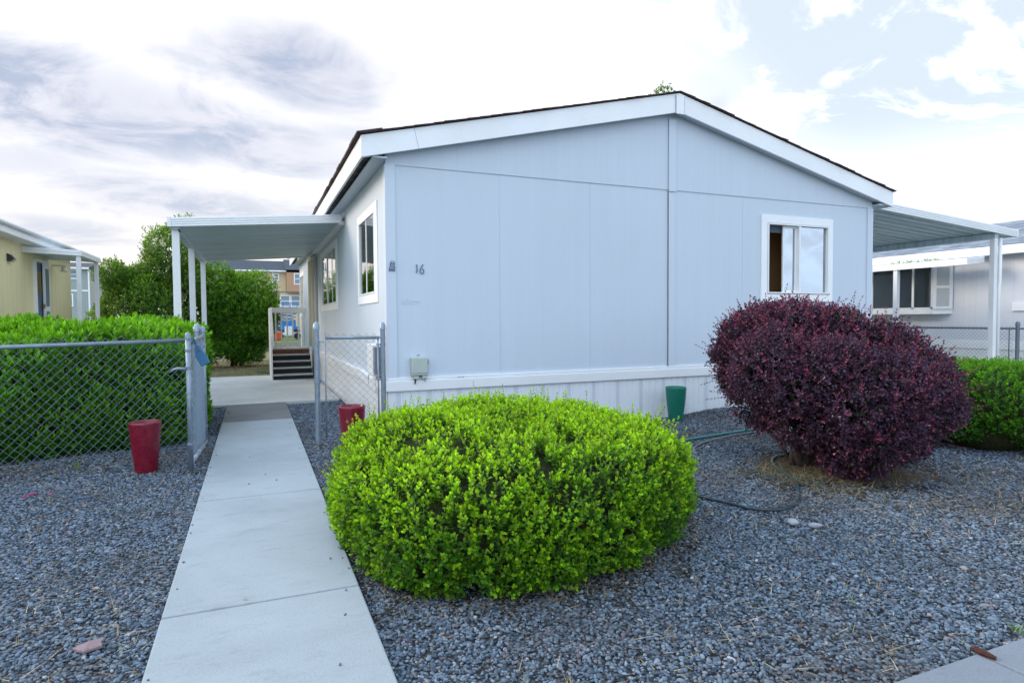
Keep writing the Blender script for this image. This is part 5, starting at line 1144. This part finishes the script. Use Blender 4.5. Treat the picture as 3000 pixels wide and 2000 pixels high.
# ---------------------------------------------------------------- carport on the right of the home
cpn = empty('carport', (12.5, 12, 0), 'white metal carport attached to the right side of the blue-grey home', 'carport')
CY0, CY1, CX1 = 7.90, 19.0, 14.87
def cz(x): return 3.305+(CX1-x)*0.0765
ribbed_fascia((10.25, CY0), (CX1, CY0), cz(10.25), cz(CX1), (0, -1, 0), 0.15, cpn)
MB().box(CX1-0.01, CX1+0.02, CY0-0.02, CY0+0.05, cz(CX1)-0.155, cz(CX1)+0.005).build('corner_cap', 'white_metal', cpn)
ribbed_fascia((CX1, CY0+0.02), (CX1, CY1), 3.305, 3.305, (1, 0, 0), 0.15, cpn)
pn = MB(); y = CY0+0.03; pitch = 0.235
while y < CY1-0.1:
    ys = [(y, 0.0), (y+pitch*0.70, 0.0), (y+pitch*0.76, 0.055), (y+pitch*0.94, 0.055), (y+pitch, 0.0)]
    for a, b in zip(ys[:-1], ys[1:]): pn.poly([(10.15, a[0], cz(10.15)-0.125+a[1]), (CX1-0.03, a[0], cz(CX1)-0.125+a[1]), (CX1-0.03, b[0], cz(CX1)-0.125+b[1]), (10.15, b[0], cz(10.15)-0.125+b[1])])
    y += pitch
pn.build('roof_panel', 'awning_metal', cpn)
MB().poly([(10.15, CY0, cz(10.15)-0.02), (CX1, CY0, cz(CX1)-0.02), (CX1, CY1, cz(CX1)-0.02), (10.15, CY1, cz(10.15)-0.02)]).build('roof_top', 'awning_metal', cpn)
MB().box(14.22, 14.34, CY0+0.05, CY1, 3.10, cz(14.34)-0.127).build('beam', 'awning_metal', cpn, bevel=0.004)
ribbed_post(14.27, CY0+0.10, 0.11, 0.10, 0.0, 3.10, cpn)
MB().tube([(14.40, CY0+0.06, 0.3), (14.40, CY0+0.06, 2.1), (14.42, CY0+0.06, 2.2), (14.42, CY0+0.06, 3.12)], 0.035, 10).build('downspout', 'white_metal', cpn, smooth=True)
ribbed_post(14.27, 13.2, 0.11, 0.10, 0.0, 3.10, cpn); ribbed_post(14.27, 18.6, 0.11, 0.10, 0.0, 3.10, cpn)

# ---------------------------------------------------------------- far townhouses
def th_window(mb_parent, x0, x1, z0, z1, Y, bar=True):
    f = MB(); f.box(x0-0.15, x1+0.15, Y-0.12, Y-0.001, z0-0.15, z0); f.box(x0-0.15, x1+0.15, Y-0.12, Y-0.001, z1, z1+0.15); f.box(x0-0.15, x0, Y-0.12, Y-0.001, z0, z1); f.box(x1, x1+0.15, Y-0.12, Y-0.001, z0, z1)
    f = f.build('window', 'white_trim', mb_parent); MB().box(x0, x1, Y-0.06, Y-0.03, z0, z1).build('pane', 'far_glass', f)
    if bar: MB().box(x0, x1, Y-0.09, Y-0.061, (z0+z1)/2-0.05, (z0+z1)/2+0.05).build('meeting_rail', 'white_trim', f)
YT = 110.0; k_ = YT/70
def tz(z): return 1.5+(z-1.5)*k_
tw = empty('townhouse', (4, YT, 0), 'three-storey cream and tan townhouse with dark roof seen below the porch awning', 'townhouse')
MB().box(-8, 5.15, YT, YT+10, -0.1, tz(6.70)).build('wall', 'cream_board', tw)
MB().box(5.18, 9.5, YT-1.2, YT+10, tz(4.60), tz(6.60)).build('bay', 'tan_board', tw); MB().box(5.18, 9.5, YT-0.2, YT+10, -0.1, tz(4.58)).build('wall', 'cream_board', tw)
MB().box(5.1, 9.6, YT-1.25, YT-1.21, tz(4.42), tz(4.60)).build('trim_band', 'townhouse_trim', tw); MB().box(-8, 5.1, YT-0.05, YT-0.001, tz(4.52), tz(4.60)).build('trim_band', 'townhouse_trim', tw)
r_ = MB(); r_.prism([(-9, YT-0.6, tz(6.78)), (-9, YT+5, tz(8.1)), (-9, YT+11, tz(6.8))], (14.3, 0, 0)); r_.prism([(5.0, YT-1.6, tz(6.85)), (5.0, YT+5, tz(8.3)), (5.0, YT+11, tz(6.8))], (5.2, 0, 0)); r_.build('roof', 'slate', tw)
MB().box(-9, 5.2, YT-0.75, YT-0.61, tz(6.66), tz(6.80)).build('gutter', 'white_trim', tw)
MB().box(3.0, 3.12, YT-0.2, YT-0.02, 0, tz(6.66)).build('downspout', 'white_trim', tw)
th_window(tw, 2.06*k_+0.1, 2.50*k_, tz(5.82), tz(6.42), YT); th_window(tw, 4.12*k_, 4.7*k_, tz(5.40), tz(6.42), YT-1.2)
th_window(tw, 2.74*k_, 3.55*k_, tz(3.05), tz(4.12), YT-0.2); th_window(tw, 3.78*k_, 4.6*k_, tz(3.05), tz(4.12), YT-0.2)
ts = empty('townhouse', (-24, YT, 0), 'sage green townhouse with dark roof seen behind the yellow home', 'townhouse')
MB().box(-34, -22.2, YT-2, YT+8, -0.1, tz(6.45)).build('wall', 'sage_board', ts)
r_ = MB(); r_.prism([(-35, YT-2.6, tz(6.55)), (-35, YT+3, tz(7.3)), (-35, YT+9, tz(6.5))], (12.9, 0, 0)); r_.build('roof', 'slate', ts)
MB().box(-35, -22.1, YT-2.75, YT-2.61, tz(6.42), tz(6.58)).build('gutter', 'white_trim', ts); MB().box(-34, -22.2, YT-2.06, YT-2.001, tz(4.36), tz(4.50)).build('trim_band', 'white_trim', ts)
th_window(ts, -24.5, -23.75, tz(5.6), tz(6.28), YT-2); th_window(ts, -25.4, -24.4, tz(3.05), tz(4.05), YT-2, False); MB().box(-22.35, -22.18, YT-2.2, YT-2.01, 0, tz(6.4)).build('downspout', 'white_trim', ts)

# ---------------------------------------------------------------- things far behind the steps
lf = empty('scissor_lift', (3.1, 60, 0), 'bright blue lift machine parked far behind the porch railing', 'lift')
MB().box(2.0, 3.9, 60, 62, 0.5, 0.95).build('chassis', 'lift_blue', lf); MB().box(1.95, 3.75, 60, 62, 2.15, 2.30).build('platform', 'lift_blue', lf)
MB().box(2.2, 3.6, 60.2, 62, 0.95, 1.5).build('engine_cover', 'lift_blue', lf)
sc_ = MB()
for z in (1.5, 1.8): sc_.tube([(2.1, 60.1, z), (3.6, 60.1, z+0.33)], 0.05, 6); sc_.tube([(3.6, 60.3, z), (2.1, 60.3, z+0.33)], 0.05, 6)
sc_.build('scissor_arm', 'lift_blue', lf)
gr = MB()
for x in (1.97, 2.5, 3.1, 3.72): gr.box(x-0.03, x+0.03, 60, 60.06, 2.3, 3.1)
gr.box(1.97, 3.72, 60, 60.06, 3.04, 3.12); gr.box(1.97, 3.72, 60, 60.06, 2.66, 2.72); gr.build('guard_rail', 'lift_blue', lf)
for x in (2.3, 3.6): MB().tube([(x, 59.9, 0.35), (x, 60.15, 0.35)], 0.36, 14).build('wheel', 'tyre', lf)
def car(x, y, mt, label):
    c = empty('parked_car', (x, y, 0), label, 'car', 'cars parked far behind the trees')
    MB().prism([(x-2.1, y, 0.35), (x+2.1, y, 0.35), (x+2.15, y, 0.85), (x+1.2, y, 0.95), (x+0.6, y, 1.42), (x-1.2, y, 1.45), (x-2.0, y, 0.95)], (0, 1.7, 0)).build('body', mt, c, bevel=0.06)
    MB().prism([(x+1.0, y-0.01, 0.97), (x+0.52, y-0.01, 1.36), (x-1.1, y-0.01, 1.38), (x-1.6, y-0.01, 0.97)], (0, 0.005, 0)).build('side_window', 'far_glass', c)
    for dx in (-1.3, 1.35): MB().tube([(x+dx, y-0.03, 0.33), (x+dx, y+0.2, 0.33)], 0.33, 16).build('wheel', 'tyre', c)
car(-0.6, 38.0, 'orange_paint', 'orange-red car glimpsed behind the dense tree'); car(-5.2, 37.5, 'car_white', 'white car glimpsed behind the loose tree')
tk = empty('utility_trailer', (3.3, 52, 0), 'low white trailer standing in front of the blue lift', 'trailer')
tm = MB(); tm.box(1.5, 3.6, 52, 53, 0.35, 0.55); tm.box(1.5, 1.6, 52, 52.1, 0.55, 1.1); tm.box(2.3, 2.9, 52, 52.8, 0.55, 1.05); tm.box(3.5, 3.6, 52, 52.1, .55, 1.1); tm.build('frame', 'car_white', tk)
for x in (1.9, 3.2): MB().tube([(x, 51.9, 0.28), (x, 52.1, 0.28)], 0.27, 12).build('wheel', 'tyre', tk)

# ---------------------------------------------------------------- grass blades, straw and weeds
def blades(P_, L_, W_, ang, col, droop, name, label, cat):
    n = len(P_); th = rng.uniform(0, 6.28, n); h = np.stack([np.cos(th), np.sin(th), np.zeros(n)], 1); s = np.stack([-np.sin(th), np.cos(th), np.zeros(n)], 1)
    V = np.empty((n, 6, 3)); bend = rng.uniform(0.3, 1.0, n)*droop
    for j, f in enumerate((0.0, 0.55, 1.0)):
        a = ang*(1-bend*f*0.7); ctr = P_+h*(L_*f*np.cos(a))[:, None]+np.array([0, 0, 1.])*(L_*f*np.sin(a))[:, None]
        w = W_*(1-0.85*f)
        V[:, 2*j] = ctr-s*w[:, None]; V[:, 2*j+1] = ctr+s*w[:, None]
    i = np.arange(n)[:, None]*6; Q = np.concatenate([i+np.array([[0, 1, 3, 2]]), i+np.array([[2, 3, 5, 4]])], 0)
    o = np_mesh(name, V.reshape(-1, 3), Q, 'blade', np.repeat(col[:, None], 6, 1).reshape(-1, 3)); return tag(o, label, cat, kind='stuff')
def ok(x, y): return ~((x > -0.47) & (x < 0.53)) & ~((y > 7.55) & (x > 1.45)) & (y > 1.68)
# scattered straw lying on the gravel, denser in patches
n = 70000; x = rng.uniform(-3.5, 8.5, n); y = rng.uniform(1.7, 8.2, n); pp = np.stack([x, y, np.zeros(n)], 1)
dens = np.clip(0.16+0.5*vnoise(pp, 2.5, 91)+0.8*np.exp(-((x-4.6)**2/1.6+(y-3.6)**2/0.7))+0.9*np.exp(-((x-6.0)**2/1.5+(y-3.2)**2/0.8))+0.5*np.exp(-((y-7.6)/0.3)**2)*(x < -.5), 0.02, 0.9)
keep = ok(x, y) & (rng.random(n) < dens*0.55); x, y = x[keep], y[keep]; n = len(x)
cl = np.array([[0.56, 0.46, 0.29]])*rng.uniform(0.5, 1.15, (n, 1)); cl = np.where(rng.random((n, 1)) < 0.25, np.array([[0.20, 0.11, 0.06]]), cl)
blades(np.stack([x, y, heights(x, y)+0.027], 1), rng.uniform(0.03, 0.13, n), np.full(n, 0.0026), rng.uniform(0.0, 0.40, n), cl, 0.9, 'straw', 'dry straw wisps scattered over the gravel', 'straw')
# upright tufts
nt = 420; tx = rng.uniform(-3, 8, nt); ty = rng.uniform(1.75, 7.4, nt); k_t = ok(tx, ty); tx, ty = tx[k_t], ty[k_t]; nt = len(tx); per = 5
x = np.repeat(tx, per)+rng.normal(0, 0.008, nt*per); y = np.repeat(ty, per)+rng.normal(0, 0.008, nt*per); n = len(x)
blades(np.stack([x, y, heights(x, y)+0.012], 1), rng.uniform(0.025, 0.065, n), np.full(n, 0.0018), rng.uniform(0.5, 1.5, n), np.array([[0.46, 0.37, 0.20]])*rng.uniform(0.6, 1.15, (n, 1)), 0.6, 'dry_tufts', 'small upright dry grass stubble among the stones', 'dry grass')
# soil and long grass under the purple shrub, litter under the front shrub
def disk(name, cx, cy, rx, ry, rot, z, mt, label):
    v = [(cx, cy, z+0.02)]; nn = 40
    for k in range(nn):
        a = 2*math.pi*k/nn; r = 1+0.12*math.sin(3*a+1)+0.08*math.sin(7*a); u, w_ = rx*r*math.cos(a), ry*r*math.sin(a)
        px_, py_ = cx+u*math.cos(rot)-w_*math.sin(rot), cy+u*math.sin(rot)+w_*math.cos(rot); v.append((px_, py_, float(heights(np.array(px_), np.array(py_)))-0.006))
    mb = MB(); mb.v = v; mb.f = [(0, 1+k, 1+(k+1) % nn) for k in range(nn)]
    return tag(mb.build(name, mt, smooth=True), label, 'soil', kind='stuff')
disk('soil_patch', 5.2, 4.35, 0.95, 0.70, -0.8, 0.0, 'soil', 'bare brown soil under the purple shrub'); disk('soil_patch', 1.7, 4.25, 1.22, 1.2, 0, 0.0, 'soil', 'bare brown soil under the lime-green shrub'); disk('soil_patch', 8.2, 4.5, 1.3, 1.2, 0, 0, 'soil', 'bare brown soil under the deep green right shrub')
n = 1300; a = rng.uniform(0, 6.28, n); r = rng.uniform(0.1, 1.0, n)**0.6*(1+0.25*np.sin(3*a+1)+0.15*np.sin(8*a)); x = 5.0+np.cos(a)*r*0.82; y = 4.17+np.sin(a)*r*0.50
k2 = rng.random(n) < 0.7; cl = np.where(k2[:, None], np.array([[0.42, 0.36, 0.22]]), np.array([[0.18, 0.28, 0.11]]))*rng.uniform(0.5, 1.1, (n, 1))
blades(np.stack([x, y, heights(x, y)+0.02], 1), rng.uniform(0.06, 0.22, n), np.full(n, 0.0022), rng.uniform(0.05, 0.7, n), cl, 0.9, 'long_grass', 'flopped green and straw-coloured grass beneath the purple shrub', 'grass')
n = 2800; a = rng.uniform(-3.14, 3.14, n); r = rfb(a)*rng.normal(0.93, 0.10, n); x = cb_[0]+np.cos(a)*r; y = cb_[1]+np.sin(a)*r; kk = ok(x, y); x, y = x[kk], y[kk]; n = len(x)
blades(np.stack([x, y, heights(x, y)+0.022], 1), rng.uniform(0.03, 0.14, n), np.full(n, 0.0016), rng.uniform(0.0, 0.3, n), np.array([[0.42, 0.33, 0.2]])*rng.uniform(0.3, 1.1, (n, 1)), 0.9, 'leaf_litter', 'dry straw and leaf litter around the lime-green shrub', 'litter')
# rough dry grass beyond the slab
n = 14000; x = rng.uniform(-5, 1.4, n); y = rng.uniform(17.9, 25, n); mx_ = vnoise(np.stack([x, y, x*0], 1), 1.2, 12)
cl = np.where((mx_ > 0.15)[:, None], np.array([[0.14, 0.22, 0.05]]), np.array([[0.33, 0.27, 0.15]]))*rng.uniform(0.5, 1.2, (n, 1))
blades(np.stack([x, y, x*0+0.0], 1), rng.uniform(0.03, 0.13, n), np.full(n, 0.004), rng.uniform(0.3, 1.4, n), cl, 0.8, 'yard_grass', 'patchy dry and green grass beyond the concrete slab', 'grass')
# green weeds
def weed(x, y, n, L_, col, label, ang=(0.5, 1.3)):
    P_ = np.stack([rng.normal(x, 0.012, n), rng.normal(y, 0.012, n), np.full(n, 0.012)], 1)
    o = blades(P_, rng.uniform(0.5, 1, n)*L_, np.full(n, 0.0028), rng.uniform(*ang, n), np.array([col])*rng.uniform(0.7, 1.2, (n, 1)), 0.5, 'weed', label, 'weed'); o['kind'] = 'thing'; return o
weed(3.293, 1.70, 14, 0.075, (0.22, 0.34, 0.08), 'green grass tuft at the sidewalk edge, lower right'); weed(-1.72, 7.53, 30, 0.09, (0.20, 0.30, 0.05), 'low yellowish-green weed at the foot of the left fence')
weed(2.85, 2.25, 8, 0.04, (0.30, 0.32, 0.08), 'small yellow-green weed in the gravel near the lower right')
